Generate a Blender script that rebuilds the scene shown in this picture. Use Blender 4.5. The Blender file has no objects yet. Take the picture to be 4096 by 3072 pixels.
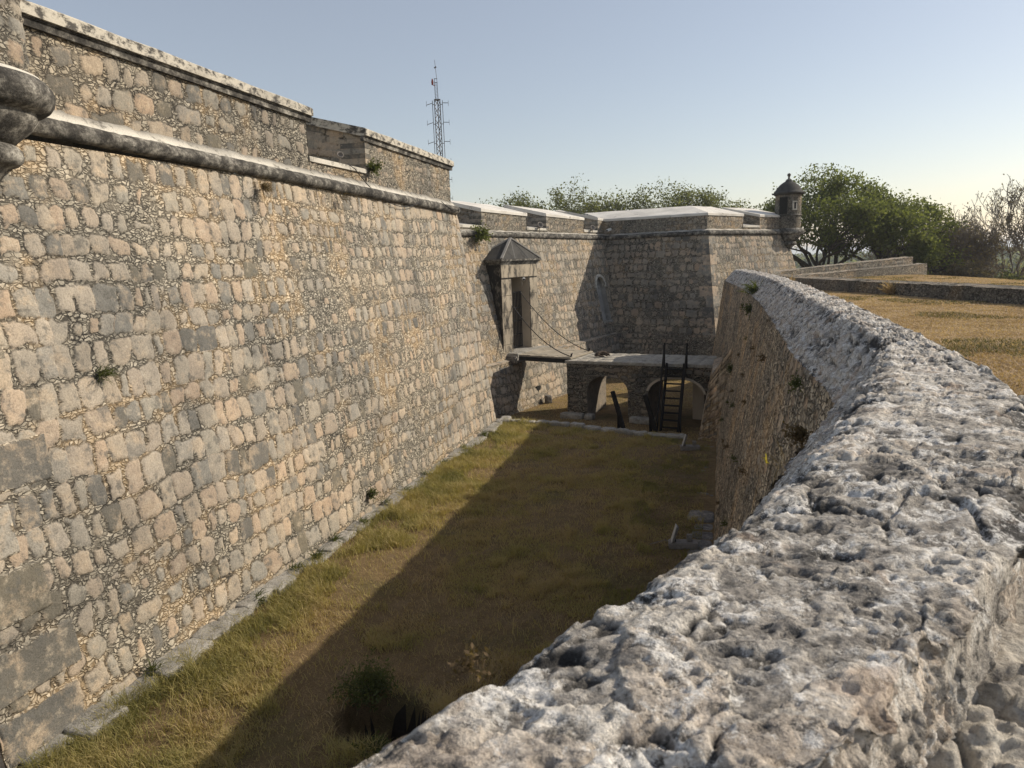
import bpy, bmesh, math, random
import numpy as np
from mathutils import Vector, Matrix
R = math.radians
C = bpy.context.scene.collection
SC = bpy.context.scene
# ------------------------------------------------------------------ camera
H = 7.6
cam_d = bpy.data.cameras.new("camera"); cam = bpy.data.objects.new("camera", cam_d); C.objects.link(cam)
cam_d.sensor_width = 36.0; cam_d.lens = 36.0 * 710 / 1024; cam_d.clip_start = 0.05; cam_d.clip_end = 9000
_p, _r = R(9.75), R(2.0)
_f = Vector((0, math.cos(_p), -math.sin(_p))); _r0 = Vector((1, 0, 0)); _u0 = _r0.cross(_f)
_Rt = math.cos(_r) * _r0 - math.sin(_r) * _u0; _Up = math.sin(_r) * _r0 + math.cos(_r) * _u0
cam.matrix_world = Matrix(((_Rt.x, _Up.x, -_f.x, 0), (_Rt.y, _Up.y, -_f.y, 0), (_Rt.z, _Up.z, -_f.z, H), (0, 0, 0, 1)))
cam_d.dof.use_dof = True; cam_d.dof.focus_distance = 14.0; cam_d.dof.aperture_fstop = 6.6
SC.camera = cam
# ------------------------------------------------------------------ sky, sun, exposure
SUN_AZ, SUN_EL = 75.0, 31.5
w = bpy.data.worlds.new("World"); SC.world = w; w.use_nodes = True
nt = w.node_tree; nt.nodes.clear()
sky = nt.nodes.new("ShaderNodeTexSky"); sky.sky_type = 'NISHITA'; sky.sun_disc = False
sky.sun_elevation = R(SUN_EL); sky.sun_rotation = R(SUN_AZ); sky.altitude = 0
sky.air_density = 1.0; sky.dust_density = .65; sky.ozone_density = 1.0
bg = nt.nodes.new("ShaderNodeBackground"); bg.inputs['Strength'].default_value = 0.115
out = nt.nodes.new("ShaderNodeOutputWorld")
tint = nt.nodes.new('ShaderNodeMix'); tint.data_type = 'RGBA'; tint.blend_type = 'MULTIPLY'; tint.inputs[0].default_value = 1; tint.inputs[7].default_value = (1.09, .975, .90, 1)
hz = nt.nodes.new('ShaderNodeMix'); hz.data_type = 'RGBA'; hz.inputs[0].default_value = .25; hz.inputs[7].default_value = (4.85, 4.65, 4.5, 1)
nt.links.new(sky.outputs[0], tint.inputs[6]); nt.links.new(tint.outputs[2], hz.inputs[6]); nt.links.new(hz.outputs[2], bg.inputs[0]); nt.links.new(bg.outputs[0], out.inputs[0])
sl = bpy.data.lights.new("sun", 'SUN'); sl.energy = 4.0; sl.angle = R(0.5); sl.color = (1.0, 0.89, 0.73)
so = bpy.data.objects.new("sun", sl); C.objects.link(so)
_sd = Vector((math.sin(R(SUN_AZ)) * math.cos(R(SUN_EL)), math.cos(R(SUN_AZ)) * math.cos(R(SUN_EL)), math.sin(R(SUN_EL))))
so.rotation_euler = _sd.to_track_quat('Z', 'Y').to_euler(); so.location = (30, 10, 40)
SC.view_settings.view_transform = 'Standard'; SC.view_settings.look = 'None'
SC.view_settings.exposure = 0.3; SC.view_settings.gamma = 1.0
SC.render.engine = 'CYCLES'; SC.cycles.max_bounces = 6; SC.cycles.use_denoising = True
random.seed(7)
# ------------------------------------------------------------------ numpy noise
def _hash(ix, iy, iz, seed):
    h = (ix.astype(np.int64) * 374761393 + iy.astype(np.int64) * 668265263 + iz.astype(np.int64) * 2147483647 + seed * 974711) & 0xFFFFFFFF
    h = ((h ^ (h >> 13)) * 1274126177) & 0xFFFFFFFF
    h = ((h ^ (h >> 16)) * 2246822519) & 0xFFFFFFFF
    return ((h ^ (h >> 15)) & 0xFFFFFF) / float(0xFFFFFF)
def vn(x, y, z=None, seed=0):
    z = np.zeros_like(x) if z is None else z
    ix, iy, iz = np.floor(x), np.floor(y), np.floor(z)
    fx, fy, fz = x - ix, y - iy, z - iz
    fx, fy, fz = [t * t * t * (t * (t * 6 - 15) + 10) for t in (fx, fy, fz)]
    def l(a, b, t): return a + (b - a) * t
    g = lambda a, b, c: _hash(ix + a, iy + b, iz + c, seed)
    if np.all(fz == 0):
        return l(l(g(0, 0, 0), g(1, 0, 0), fx), l(g(0, 1, 0), g(1, 1, 0), fx), fy) * 2 - 1
    return l(l(l(g(0, 0, 0), g(1, 0, 0), fx), l(g(0, 1, 0), g(1, 1, 0), fx), fy),
             l(l(g(0, 0, 1), g(1, 0, 1), fx), l(g(0, 1, 1), g(1, 1, 1), fx), fy), fz) * 2 - 1
def fbm(x, y, z=None, seed=0, o=4):
    t = 0; a = 0.5
    for k in range(o):
        t = t + a * vn(x * 2 ** k, y * 2 ** k, None if z is None else z * 2 ** k, seed + 31 * k); a *= 0.5
    return t
def worley(x, y, seed=0, jit=0.9):
    ix, iy = np.floor(x), np.floor(y); z = np.zeros_like(x)
    f1 = np.full(x.shape, 9.0); f2 = np.full(x.shape, 9.0); idv = np.zeros(x.shape)
    for a in (-1, 0, 1):
        for b in (-1, 0, 1):
            cx = ix + a; cy = iy + b
            px = cx + .5 + jit * (_hash(cx, cy, z, seed) - .5); py = cy + .5 + jit * (_hash(cx, cy, z + 1, seed) - .5)
            d = np.hypot(px - x, py - y); i = _hash(cx, cy, z + 2, seed)
            m = d < f1
            f2 = np.where(m, f1, np.minimum(f2, d)); idv = np.where(m, i, idv); f1 = np.where(m, d, f1)
    return f1, f2, idv
def sstep(a, b, x):
    t = np.clip((x - a) / (b - a), 0, 1); return t * t * (3 - 2 * t)
# ------------------------------------------------------------------ stone courses as real relief
def stone_field(s, h, seed, row=(.40, .54), wid=(.26, .52), gx=.022, gy=.05, cover=0.0, quoin=None, rough=1.0):
    """s, h in metres -> relief (m), mask 0..1, tone 0..1"""
    rng = np.random.RandomState(seed)
    sw = s + .13 * vn(s * .8, h * .8, seed=seed + 1) + .028 * vn(s * 3.1, h * 3.1, seed=seed + 2)
    hw = h + .11 * vn(s * .45, h * .7, seed=seed + 3) + .028 * vn(s * 3.3, h * 3.0, seed=seed + 4)
    lo, hi = float(hw.min()) - 1, float(hw.max()) + 1
    edges = [lo]
    while edges[-1] < hi: edges.append(edges[-1] + rng.uniform(*row))
    edges = np.array(edges); r = np.clip(np.searchsorted(edges, hw) - 1, 0, len(edges) - 2)
    s0, s1 = float(sw.min()) - 1, float(sw.max()) + 1
    sd = np.ones_like(s); tone = np.zeros_like(s); pro = np.zeros_like(s); tilt = np.zeros_like(s); cov = np.zeros_like(s); hard = np.zeros_like(s)
    for k in range(len(edges) - 1):
        m = r == k
        if not m.any(): continue
        e = [s0 - rng.uniform(0, .4)]
        while e[-1] < s1: e.append(e[-1] + rng.uniform(*wid) * (1.5 if rng.rand() < .08 else 1))
        e = np.array(e); nn = len(e)
        if quoin is not None:
            q, side = quoin; L = (1.0, .62)[k % 2]
            if side < 0: e = np.r_[q - 3, q + L, e[e > q + L + .12]]
            else: e = np.r_[e[e < q - L - .12], q - L, q, q + 3]
            nn = len(e)
        R1 = rng.rand(nn, 8)
        x = sw[m]; y = hw[m]
        i = np.clip(np.searchsorted(e, x) - 1, 0, nn - 2)
        cx = (e[i] + e[i + 1]) / 2; w_ = (e[i + 1] - e[i]); cy = (edges[k] + edges[k + 1]) / 2; hh = edges[k + 1] - edges[k]
        isq = np.zeros(len(x), bool)
        if quoin is not None:
            isq = (i == 0) if quoin[1] < 0 else (e[i] >= quoin[0] - 1.05)
        a = np.where(isq, 0, (R1[i, 0] - .5) * .26)
        dx = (x - cx) * np.cos(a) - (y - cy) * np.sin(a); dy = (x - cx) * np.sin(a) + (y - cy) * np.cos(a)
        shr = np.where(isq, .4, .35 + 1.5 * R1[i, 1])
        ax = w_ / 2 - gx * shr; ay = hh / 2 - gy * np.where(isq, .3, .3 + 1.5 * R1[i, 2])
        rr = np.minimum(np.where(isq, .05, .05 + .13 * R1[i, 3]), np.minimum(ax, ay))
        qx = np.abs(dx) - ax + rr; qy = np.abs(dy) - ay + rr
        d = np.hypot(np.maximum(qx, 0), np.maximum(qy, 0)) + np.minimum(np.maximum(qx, qy), 0) - rr
        sd[m] = d; tone[m] = np.where(isq, .80 + .18 * R1[i, 4], R1[i, 4]); pro[m] = R1[i, 5]
        tilt[m] = ((R1[i, 6] - .5) * dx + (R1[i, 7] - .5) * dy) * .10
        cov[m] = np.where(isq, 0, (R1[i, 3] < .22) * .10 * R1[i, 7]); hard[m] = isq
    n1 = fbm(s * 7, h * 7, seed=seed + 7, o=3)
    lowc = fbm(s * .23, h * .3, seed=seed + 8, o=3)
    n0 = fbm(s * 2.6, h * 2.6, seed=seed + 17, o=3); sd = sd + (.055 * n1 + .08 * n0) * (1 - .75 * hard) + (cov + cover * .05 + np.maximum(lowc, -.12) * .15) * (1 - hard)
    mask = sstep(.022, -.022, sd)
    dome = sstep(.0, -.09, sd)
    fine = fbm(s * 16, h * 16, seed=seed + 9, o=2)
    f1, f2, ci = worley(s * 11 + .8 * n1, h * 19 + .8 * n1, seed + 10)
    chip = sstep(.02, .28, f2 - f1)
    groove = sstep(.03, .004, np.abs(sd - .012))
    disp = mask * (.004 + .026 * pro + tilt + .016 * dome + .008 * fine) + (1 - mask) * (-.022 + .026 * chip * ci + .010 * fine) - .03 * groove * sstep(-.25, .35, fbm(s * 1.3, h * 1.3, seed=seed + 12, o=2))
    return disp * rough * .55, mask, tone, groove
# ------------------------------------------------------------------ mesh helpers
def tag(o, label=None, cat=None, group=None, kind=None):
    if label: o['label'] = label
    if cat: o['category'] = cat
    if group: o['group'] = group
    if kind: o['kind'] = kind
    return o
def empty(name, loc=(0, 0, 0), rz=0):
    o = bpy.data.objects.new(name, None); C.objects.link(o); o.location = loc; o.rotation_euler = (0, 0, rz); o.empty_display_size = .2
    return o
def link(name, me, mat, parent=None, keep=True):
    o = bpy.data.objects.new(name, me); C.objects.link(o)
    if mat is not None: me.materials.append(mat)
    if parent is not None:
        o.parent = parent; o.matrix_parent_inverse = pw(parent).inverted()
    return o
def pw(o):
    m = o.matrix_parent_inverse @ (Matrix.Translation(o.location) @ o.rotation_euler.to_matrix().to_4x4() @ Matrix.Diagonal((*o.scale, 1)))
    return pw(o.parent) @ m if o.parent else m
def raw_mesh(name, V, F, smooth=False, attrs=None, uv=None):
    """V (n,3); F list of arrays of equal arity (m,k)"""
    V = np.asarray(V, np.float32)
    me = bpy.data.meshes.new(name); me.vertices.add(len(V)); me.vertices.foreach_set('co', V.ravel())
    if not isinstance(F, list): F = [F]
    F = [np.asarray(f, np.int32) for f in F if len(f)]
    li = np.concatenate([f.ravel() for f in F]); tot = np.concatenate([np.full(len(f), f.shape[1], np.int32) for f in F])
    st = np.r_[0, np.cumsum(tot)[:-1]].astype(np.int32)
    me.loops.add(len(li)); me.loops.foreach_set('vertex_index', li)
    me.polygons.add(len(tot)); me.polygons.foreach_set('loop_start', st); me.polygons.foreach_set('loop_total', tot)
    if smooth: me.polygons.foreach_set('use_smooth', np.ones(len(tot), bool))
    for k, a in (attrs or {}).items():
        at = me.attributes.new(k, 'FLOAT', 'POINT'); at.data.foreach_set('value', np.asarray(a, np.float32))
    if uv is not None:
        u = me.uv_layers.new(name='UVMap'); u.data.foreach_set('uv', np.asarray(uv, np.float32)[li].ravel())
    me.update(calc_edges=True); me.validate()
    return me
def grid_faces(nu, nv, off=0):
    i = np.arange((nu - 1) * (nv - 1)); a = (i // (nv - 1)) * nv + i % (nv - 1) + off
    return np.stack([a, a + nv, a + nv + 1, a + 1], 1)
class Patches:
    """several masonry patches -> ONE mesh, with stone relief"""
    def __init__(s): s.V = []; s.F = []; s.A = dict(mask=[], tone=[], gap=[]); s.U = []; s.n = 0
    def grid(s, V, S, Hh, seed, flip=False, plain=False, edge=.0, field=None, hole=None, disp_scale=1.0, **kw):
        nu, nv = V.shape[:2]
        du = np.gradient(V, axis=0); dv = np.gradient(V, axis=1); N = np.cross(du, dv); N /= np.maximum(np.linalg.norm(N, axis=2, keepdims=True), 1e-9)
        if flip: N = -N
        if field is not None: d, m, t, g = field
        elif plain:
            d = .012 * fbm(S * 4, Hh * 4, seed=seed); m = np.ones_like(S); t = vn(S * .7, Hh * .7, seed=seed) * .5 + .5; g = np.zeros_like(S)
        else: d, m, t, g = stone_field(S.ravel(), Hh.ravel(), seed, **kw); d, m, t, g = [q.reshape(S.shape) for q in (d, m, t, g)]
        if edge:
            f = np.ones_like(S); f[0, :] = 0; f[-1, :] = 0; f[:, 0] = 0; f[:, -1] = 0; d = d * f
        V = V + N * (d * disp_scale)[..., None]
        f = grid_faces(nu, nv, s.n)
        if hole is not None:
            hm = hole(S, Hh).ravel(); f = f[~hm[f - s.n].all(1)]
        if flip: f = f[:, ::-1]
        s.V.append(V.reshape(-1, 3)); s.F.append(f); s.U.append(np.stack([S, Hh], 2).reshape(-1, 2))
        for k, a in (('mask', m), ('tone', t), ('gap', g)): s.A[k].append(a.ravel())
        s.n += nu * nv
    def quad(s, a, b, c, d, res, seed, s_off=0.0, h_off=0.0, us=None, **kw):
        """a->b along the foot, d->c along the top; outward = right of a->b seen from above... (b-a)x(d-a)"""
        a, b, c, d = [np.asarray(p, float) for p in (a, b, c, d)]
        ln = max(np.linalg.norm(b - a), np.linalg.norm(c - d)); ht = max(np.linalg.norm(d - a), np.linalg.norm(c - b))
        nu = max(2, int(ln / res) + 1); nv = max(2, int(ht / res) + 1)
        u = (np.linspace(0, 1, nu) if us is None else us)[:, None, None]; v = np.linspace(0, 1, nv)[None, :, None]
        V = (a * (1 - u) + b * u) * (1 - v) + (d * (1 - u) + c * u) * v
        t = (b - a) / np.linalg.norm(b - a); S = (V - a) @ t + s_off; Hh = (v[..., 0] * ht + 0 * S) + h_off
        s.grid(V, S, Hh, seed, **kw)
    def build(s, name, mat, parent=None, smooth=True):
        me = raw_mesh(name, np.concatenate(s.V), [np.concatenate(s.F)], smooth, {k: np.concatenate(a) for k, a in s.A.items()}, np.concatenate(s.U))
        return link(name, me, mat, parent)
class MB:
    def __init__(s): s.v = []; s.f = []; s.uv = None
    def poly(s, pts):
        n = len(s.v); s.v += [tuple(map(float, p)) for p in pts]; s.f.append(tuple(range(n, n + len(pts))))
    def prism(s, base, top):
        n = len(base); k = len(s.v); s.v += [tuple(map(float, p)) for p in base] + [tuple(map(float, p)) for p in top]
        s.f.append(tuple(k + i for i in range(n))[::-1]); s.f.append(tuple(k + n + i for i in range(n)))
        for i in range(n): j = (i + 1) % n; s.f.append((k + i, k + j, k + n + j, k + n + i))
    def box(s, c, d, rz=0, M=None):
        x, y, z = d[0] / 2, d[1] / 2, d[2] / 2
        m = M if M is not None else Matrix.Rotation(rz, 3, 'Z')
        p = [Vector(c) + m @ Vector(q) for q in ((-x, -y, -z), (x, -y, -z), (x, y, -z), (-x, y, -z), (-x, -y, z), (x, -y, z), (x, y, z), (-x, y, z))]
        s.prism(p[:4], p[4:])
    def bar(s, a, b, w_, h_=None, up=(0, 0, 1)):
        a, b = Vector(a), Vector(b); d = (b - a).normalized(); h_ = h_ or w_
        u = Vector(up)
        if abs(d.dot(u)) > .97: u = Vector((0, 1, 0))
        x = d.cross(u).normalized(); y = x.cross(d).normalized()
        q = [x * (sx * w_ / 2) + y * (sy * h_ / 2) for sx, sy in ((-1, -1), (1, -1), (1, 1), (-1, 1))]
        s.prism([a + o for o in q], [b + o for o in q])
    def tube(s, pts, rad, n=6, cap=True):
        pts = [Vector(p) for p in pts]; k = len(s.v); m = len(pts)
        if not hasattr(rad, '__len__'): rad = [rad] * m
        for i, p in enumerate(pts):
            d = (pts[min(i + 1, m - 1)] - pts[max(i - 1, 0)]).normalized(); u = Vector((0, 0, 1)) if abs(d.z) < .9 else Vector((1, 0, 0))
            x = d.cross(u).normalized(); y = x.cross(d)
            for j in range(n):
                a = 2 * math.pi * j / n; s.v.append(tuple(p + (x * math.cos(a) + y * math.sin(a)) * rad[i]))
        for i in range(m - 1):
            for j in range(n):
                q = (j + 1) % n; s.f.append((k + i * n + j, k + i * n + q, k + (i + 1) * n + q, k + (i + 1) * n + j))
        if cap: s.f.append(tuple(k + j for j in range(n))[::-1]); s.f.append(tuple(k + (m - 1) * n + j for j in range(n)))
    def lathe(s, c, prof, n=24, a0=0, flat=False):
        k = len(s.v); m = len(prof)
        for (r, z) in prof:
            for j in range(n):
                a = a0 + 2 * math.pi * j / n; s.v.append((c[0] + r * math.cos(a), c[1] + r * math.sin(a), c[2] + z))
        for i in range(m - 1):
            for j in range(n):
                q = (j + 1) % n; s.f.append((k + i * n + j, k + i * n + q, k + (i + 1) * n + q, k + (i + 1) * n + j))
    def build(s, name, mat, parent=None, smooth=False, bevel=0, seg=2, auto=None):
        me = bpy.data.meshes.new(name); me.from_pydata(s.v, [], s.f); me.update()
        bm = bmesh.new(); bm.from_mesh(me); bmesh.ops.recalc_face_normals(bm, faces=bm.faces)
        if bevel: bmesh.ops.bevel(bm, geom=[e for e in bm.edges if len(e.link_faces) == 2 and e.calc_face_angle(0) > .5], offset=bevel, segments=seg, affect='EDGES', clamp_overlap=True)
        bm.to_mesh(me); bm.free()
        if smooth:
            for p in me.polygons: p.use_smooth = True
        return link(name, me, mat, parent)
def rough_box(mb_list, c, d, rz, seed, amp=.03, n=8):
    """a rough stone block as V,F arrays appended to mb_list: a cube of n x n cells a side, rounded and weathered"""
    b = bmesh.new(); bmesh.ops.create_cube(b, size=1); bmesh.ops.subdivide_edges(b, edges=b.edges, cuts=n, use_grid_fill=True)
    V = np.array([v.co for v in b.verts]); F = np.array([[v.index for v in f.verts] for f in b.faces]); b.free()
    q = V * 2; L = np.abs(q) ** 6; q = q / (L.sum(1, keepdims=True) ** (1 / 6.)) * .97
    V = q / 2 * np.array(d)
    nz = V / np.maximum(np.linalg.norm(V, axis=1, keepdims=True), 1e-6)
    V = V + nz * (amp * (1.3 * fbm(V[:, 0] * 3 + seed, V[:, 1] * 3, V[:, 2] * 3, seed, 2) + .6 * fbm(V[:, 0] * 11, V[:, 1] * 11, V[:, 2] * 11, seed + 3, 2)))[:, None]
    c_, s_ = math.cos(rz), math.sin(rz); V = np.stack([V[:, 0] * c_ - V[:, 1] * s_, V[:, 0] * s_ + V[:, 1] * c_, V[:, 2]], 1) + np.array(c)
    mb_list.append((V, F))
def build_arrays(name, lst, mat, parent=None, smooth=True, attr=None):
    off = 0; V = []; F = {}; T = []
    for k, (v, f) in enumerate(lst):
        V.append(v); F.setdefault(f.shape[1], []).append(f + off); off += len(v); T.append(np.full(len(v), (k * .618034) % 1))
    me = raw_mesh(name, np.concatenate(V), [np.concatenate(x) for x in F.values()], smooth, {'tone': np.concatenate(T)})
    return link(name, me, mat, parent)
# ------------------------------------------------------------------ materials
class NT:
    def __init__(s, name):
        s.m = bpy.data.materials.new(name); s.m.use_nodes = True; s.t = s.m.node_tree; s.t.nodes.clear()
        s.out = s.t.nodes.new('ShaderNodeOutputMaterial'); s.bsdf = s.t.nodes.new('ShaderNodeBsdfPrincipled')
        s.t.links.new(s.bsdf.outputs[0], s.out.inputs[0]); s.bsdf.inputs['Specular IOR Level'].default_value = .25
    def set(s, sock, v):
        if isinstance(v, bpy.types.NodeSocket): s.t.links.new(v, sock)
        elif v is not None: sock.default_value = (*v, 1) if isinstance(v, tuple) and len(v) == 3 and sock.type == 'RGBA' else v
    def node(s, typ, **kw):
        n = s.t.nodes.new(typ)
        for k, v in kw.items(): setattr(n, k, v)
        return n
    def attr(s, name): n = s.node('ShaderNodeAttribute', attribute_name=name); return n.outputs['Fac']
    def attrv(s, name): n = s.node('ShaderNodeAttribute', attribute_name=name); return n.outputs['Vector']
    def obj(s): return s.node('ShaderNodeTexCoord').outputs['Object']
    def uv(s): return s.node('ShaderNodeTexCoord').outputs['UV']
    def geo(s): return s.node('ShaderNodeNewGeometry').outputs['Position']
    def mapv(s, v, sc): n = s.node('ShaderNodeMapping'); s.set(n.inputs['Vector'], v); n.inputs['Scale'].default_value = sc; return n.outputs[0]
    def noise(s, v, scale, detail=4, rough=.6, dist=0):
        n = s.node('ShaderNodeTexNoise'); s.set(n.inputs['Vector'], v); n.inputs['Scale'].default_value = scale; n.inputs['Detail'].default_value = detail
        n.inputs['Roughness'].default_value = rough; n.inputs['Distortion'].default_value = dist; return n.outputs['Fac']
    def vor(s, v, scale, feature='F1', rnd=1.0):
        n = s.node('ShaderNodeTexVoronoi', feature=feature); s.set(n.inputs['Vector'], v); n.inputs['Scale'].default_value = scale; n.inputs['Randomness'].default_value = rnd; return n
    def ramp(s, f, stops, interp='LINEAR'):
        n = s.node('ShaderNodeValToRGB'); s.set(n.inputs[0], f); cr = n.color_ramp; cr.interpolation = interp
        while len(cr.elements) < len(stops): cr.elements.new(.5)
        for e, (p, c) in zip(cr.elements, stops):
            e.position = p; e.color = (*c, 1) if isinstance(c, tuple) else (c, c, c, 1)
        return n.outputs[0]
    def mix(s, f, a, b, typ='MIX'):
        n = s.node('ShaderNodeMix', data_type='RGBA', blend_type=typ); s.set(n.inputs[0], f); s.set(n.inputs[6], a); s.set(n.inputs[7], b); return n.outputs[2]
    def math(s, op, a, b=None, c=None, clamp=False):
        n = s.node('ShaderNodeMath', operation=op, use_clamp=clamp); s.set(n.inputs[0], a)
        if b is not None: s.set(n.inputs[1], b)
        if c is not None: s.set(n.inputs[2], c)
        return n.outputs[0]
    def step(s, f, a, b):
        n = s.node('ShaderNodeMapRange', interpolation_type='SMOOTHSTEP'); s.set(n.inputs[0], f); n.inputs[1].default_value = a; n.inputs[2].default_value = b; return n.outputs[0]
    def bump(s, h, dist=.02, strength=1.0):
        n = s.node('ShaderNodeBump'); n.inputs['Distance'].default_value = dist; n.inputs['Strength'].default_value = strength; s.set(n.inputs['Height'], h); s.t.links.new(n.outputs[0], s.bsdf.inputs['Normal'])
    def done(s, col, rough=.9):
        s.set(s.bsdf.inputs['Base Color'], col); s.set(s.bsdf.inputs['Roughness'], rough); return s.m
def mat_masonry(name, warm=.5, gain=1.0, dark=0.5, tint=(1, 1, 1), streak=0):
    t = NT(name); p = t.obj(); uv = t.uv(); mask = t.attr('mask'); tone = t.attr('tone'); gap = t.attr('gap')
    nf = t.noise(p, 30, 5, .75); nm = t.noise(p, 4.5, 5, .65); nl = t.noise(p, .45, 4, .6); nl2 = t.noise(t.mapv(p, (1, 1, .6)), .9, 5, .65)
    st = t.ramp(tone, [(0, (.33, .31, .265)), (.18, (.41, .345, .27)), (.34, (.29, .28, .25)), (.48, (.45, .35, .26)), (.60, (.33, .315, .28)), (.70, (.46, .40, .325)), (.79, (.40, .305, .225)), (.84, (.24, .235, .215)), (.93, (.12, .12, .115)), (1, (.165, .15, .115))])
    nb = t.noise(p, 1.9, 5, .7); st = t.mix(.10, st, (.365, .325, .265)); st = t.mix(t.step(nb, .50, .66), st, t.mix(.6, st, (.53, .425, .31)))
    st = t.mix(t.step(nm, .52, .7), st, t.mix(.5, st, (.54, .47, .37)))
    st = t.mix(t.math('MULTIPLY', t.step(nm, .48, .33), .75), st, (.15, .145, .13))
    st = t.mix(1.0, st, t.ramp(nf, [(.25, .5), (.5, 1.0), (.75, 1.3)]), 'MULTIPLY')
    duv = t.node('ShaderNodeVectorMath', operation='ADD'); n3 = t.node('ShaderNodeTexNoise'); t.set(n3.inputs['Vector'], p); n3.inputs['Scale'].default_value = 6.0
    sub = t.node('ShaderNodeVectorMath', operation='MULTIPLY_ADD'); t.t.links.new(n3.outputs['Color'], sub.inputs[0]); sub.inputs[1].default_value = (.20, .20, 0); sub.inputs[2].default_value = (-.10, -.10, 0)
    t.set(duv.inputs[0], uv); t.t.links.new(sub.outputs[0], duv.inputs[1])
    cuv = t.mapv(duv.outputs[0], (8.5, 16, 1)); vc = t.vor(cuv, 1.0); ve = t.vor(cuv, 1.0, 'DISTANCE_TO_EDGE')
    cr = t.node('ShaderNodeSeparateColor'); t.t.links.new(vc.outputs['Color'], cr.inputs[0])
    warmth = t.step(nl, .57 - .25 * warm, .70 - .25 * warm)
    chip = t.mix(warmth, t.ramp(cr.outputs[0], [(0, (.26, .24, .20)), (.5, (.42, .385, .315)), (1, (.56, .51, .42))]), t.ramp(cr.outputs[0], [(0, (.42, .335, .23)), (.5, (.55, .45, .325)), (1, (.64, .55, .415))]))
    edge = t.step(ve.outputs['Distance'], .03, .17)
    black = t.math('MULTIPLY', t.step(nl2, .66 - .16 * dark, .80 - .16 * dark), 1.0)
    seam = t.mix(black, t.mix(warmth, (.11, .10, .082), (.25, .185, .11)), (.025, .023, .021))
    chip = t.mix(edge, seam, chip)
    chip = t.mix(1.0, chip, t.ramp(nf, [(.25, .6), (.5, 1.0), (.75, 1.2)]), 'MULTIPLY')
    chip = t.mix(t.math('MULTIPLY', t.step(t.noise(p, 2.6, 4, .65), .48, .66), .55), chip, t.mix(warmth, (.36, .325, .265), (.52, .40, .265)))
    mk = t.step(t.math('ADD', mask, t.math('MULTIPLY', t.math('SUBTRACT', t.noise(p, 14, 5, .8), .5), 2.3)), .2, .8)
    col = t.mix(mk, chip, st)
    gp = t.math('MULTIPLY', gap, t.math('MULTIPLY_ADD', black, .42, .56)); col = t.mix(gp, col, (.05, .046, .04))
    stain = t.math('MULTIPLY', t.step(nl2, .60 - .1 * dark, .9 - .1 * dark), t.step(nm, .40, .62)); col = t.mix(t.math('MULTIPLY', stain, .72), col, (.10, .098, .09))
    col = t.mix(1.0, col, t.ramp(t.noise(t.mapv(p, (1, 1, 1.4)), .32, 5, .6), [(.36, (.74, .745, .75)), (.5, (.98, .975, .96)), (.62, (1.14, 1.09, 1.02))]), 'MULTIPLY')
    if streak: col = t.mix(streak, col, t.mix(1.0, col, t.ramp(t.noise(t.mapv(p, (5, 5, .22)), 1.6, 6, .7), [(.36, (.42, .40, .38)), (.5, (1.0, .98, .95)), (.64, (1.5, 1.42, 1.3))]), 'MULTIPLY'))
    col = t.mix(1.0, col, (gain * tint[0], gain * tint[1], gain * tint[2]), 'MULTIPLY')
    hgt = t.math('ADD', t.math('MULTIPLY', nf, .5), t.math('MULTIPLY', t.math('SUBTRACT', 1.0, mask), t.math('MULTIPLY', edge, .9)))
    hgt = t.math('ADD', hgt, t.math('MULTIPLY', nm, .5))
    t.bump(hgt, .03, .9)
    return t.done(col, .92)
def mat_rock(name, c=((.16, .15, .14), (.36, .345, .32), (.55, .53, .49)), rust=.5, sc=1.0, dark=.4, pit=None):
    t = NT(name); p = t.obj()
    nf = t.noise(p, 60 * sc, 5, .75); nm = t.noise(p, 11 * sc, 6, .7); nl = t.noise(p, 2.2 * sc, 5, .65); nl3 = t.noise(p, 5 * sc, 6, .75)
    f = t.math('ADD', t.math('MULTIPLY', nm, .6), t.math('MULTIPLY', nl, .4))
    col = t.ramp(f, [(.33, c[0]), (.47, c[1]), (.62, c[2])])
    col = t.mix(t.math('MULTIPLY', t.step(nl3, .56, .68), rust), col, (.36, .25, .16))
    col = t.mix(t.math('MULTIPLY', t.step(nl3, .46, .34), dark), col, (.10, .10, .105))
    if pit:
        tn = t.attr('tone'); col = t.mix(1.0, col, t.ramp(tn, [(0, (.62, .61, .60)), (.35, (.95, .93, .90)), (.6, (1.12, 1.10, 1.06)), (.8, (1.02, .93, .84)), (1, (.72, .71, .70))]), 'MULTIPLY')
        col = t.mix(t.math('MULTIPLY', t.step(t.attr(pit), .40, .72), t.step(nl, .34, .52)), col, (.05, .048, .046))
        lich = t.noise(p, 2.0, 8, .78); col = t.mix(t.math('MULTIPLY', t.step(lich, .52, .62), t.step(nm, .40, .56)), col, (.07, .068, .066)); col = t.mix(t.math('MULTIPLY', t.step(t.noise(p, 5, 9, .85), .51, .58), .85), col, (.80, .785, .75)); col = t.mix(t.math('MULTIPLY', t.step(t.noise(p, 17, 8, .85), .54, .60), .85), col, (.055, .054, .052)); col = t.mix(t.math('MULTIPLY', t.step(t.noise(p, 55, 5, .8), .56, .64), .7), col, (.09, .088, .085))
        col = t.mix(t.math('MULTIPLY', t.step(t.noise(p, 1.7, 5, .7, .3), .57, .65), .5), col, (.44, .33, .245))
    col = t.mix(1.0, col, t.ramp(nf, [(.28, .5), (.5, 1.0), (.72, 1.3)]), 'MULTIPLY')
    t.bump(t.math('ADD', t.math('MULTIPLY', nf, .5), nm), .025 / sc, 1.0)
    return t.done(col, .95)
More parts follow.
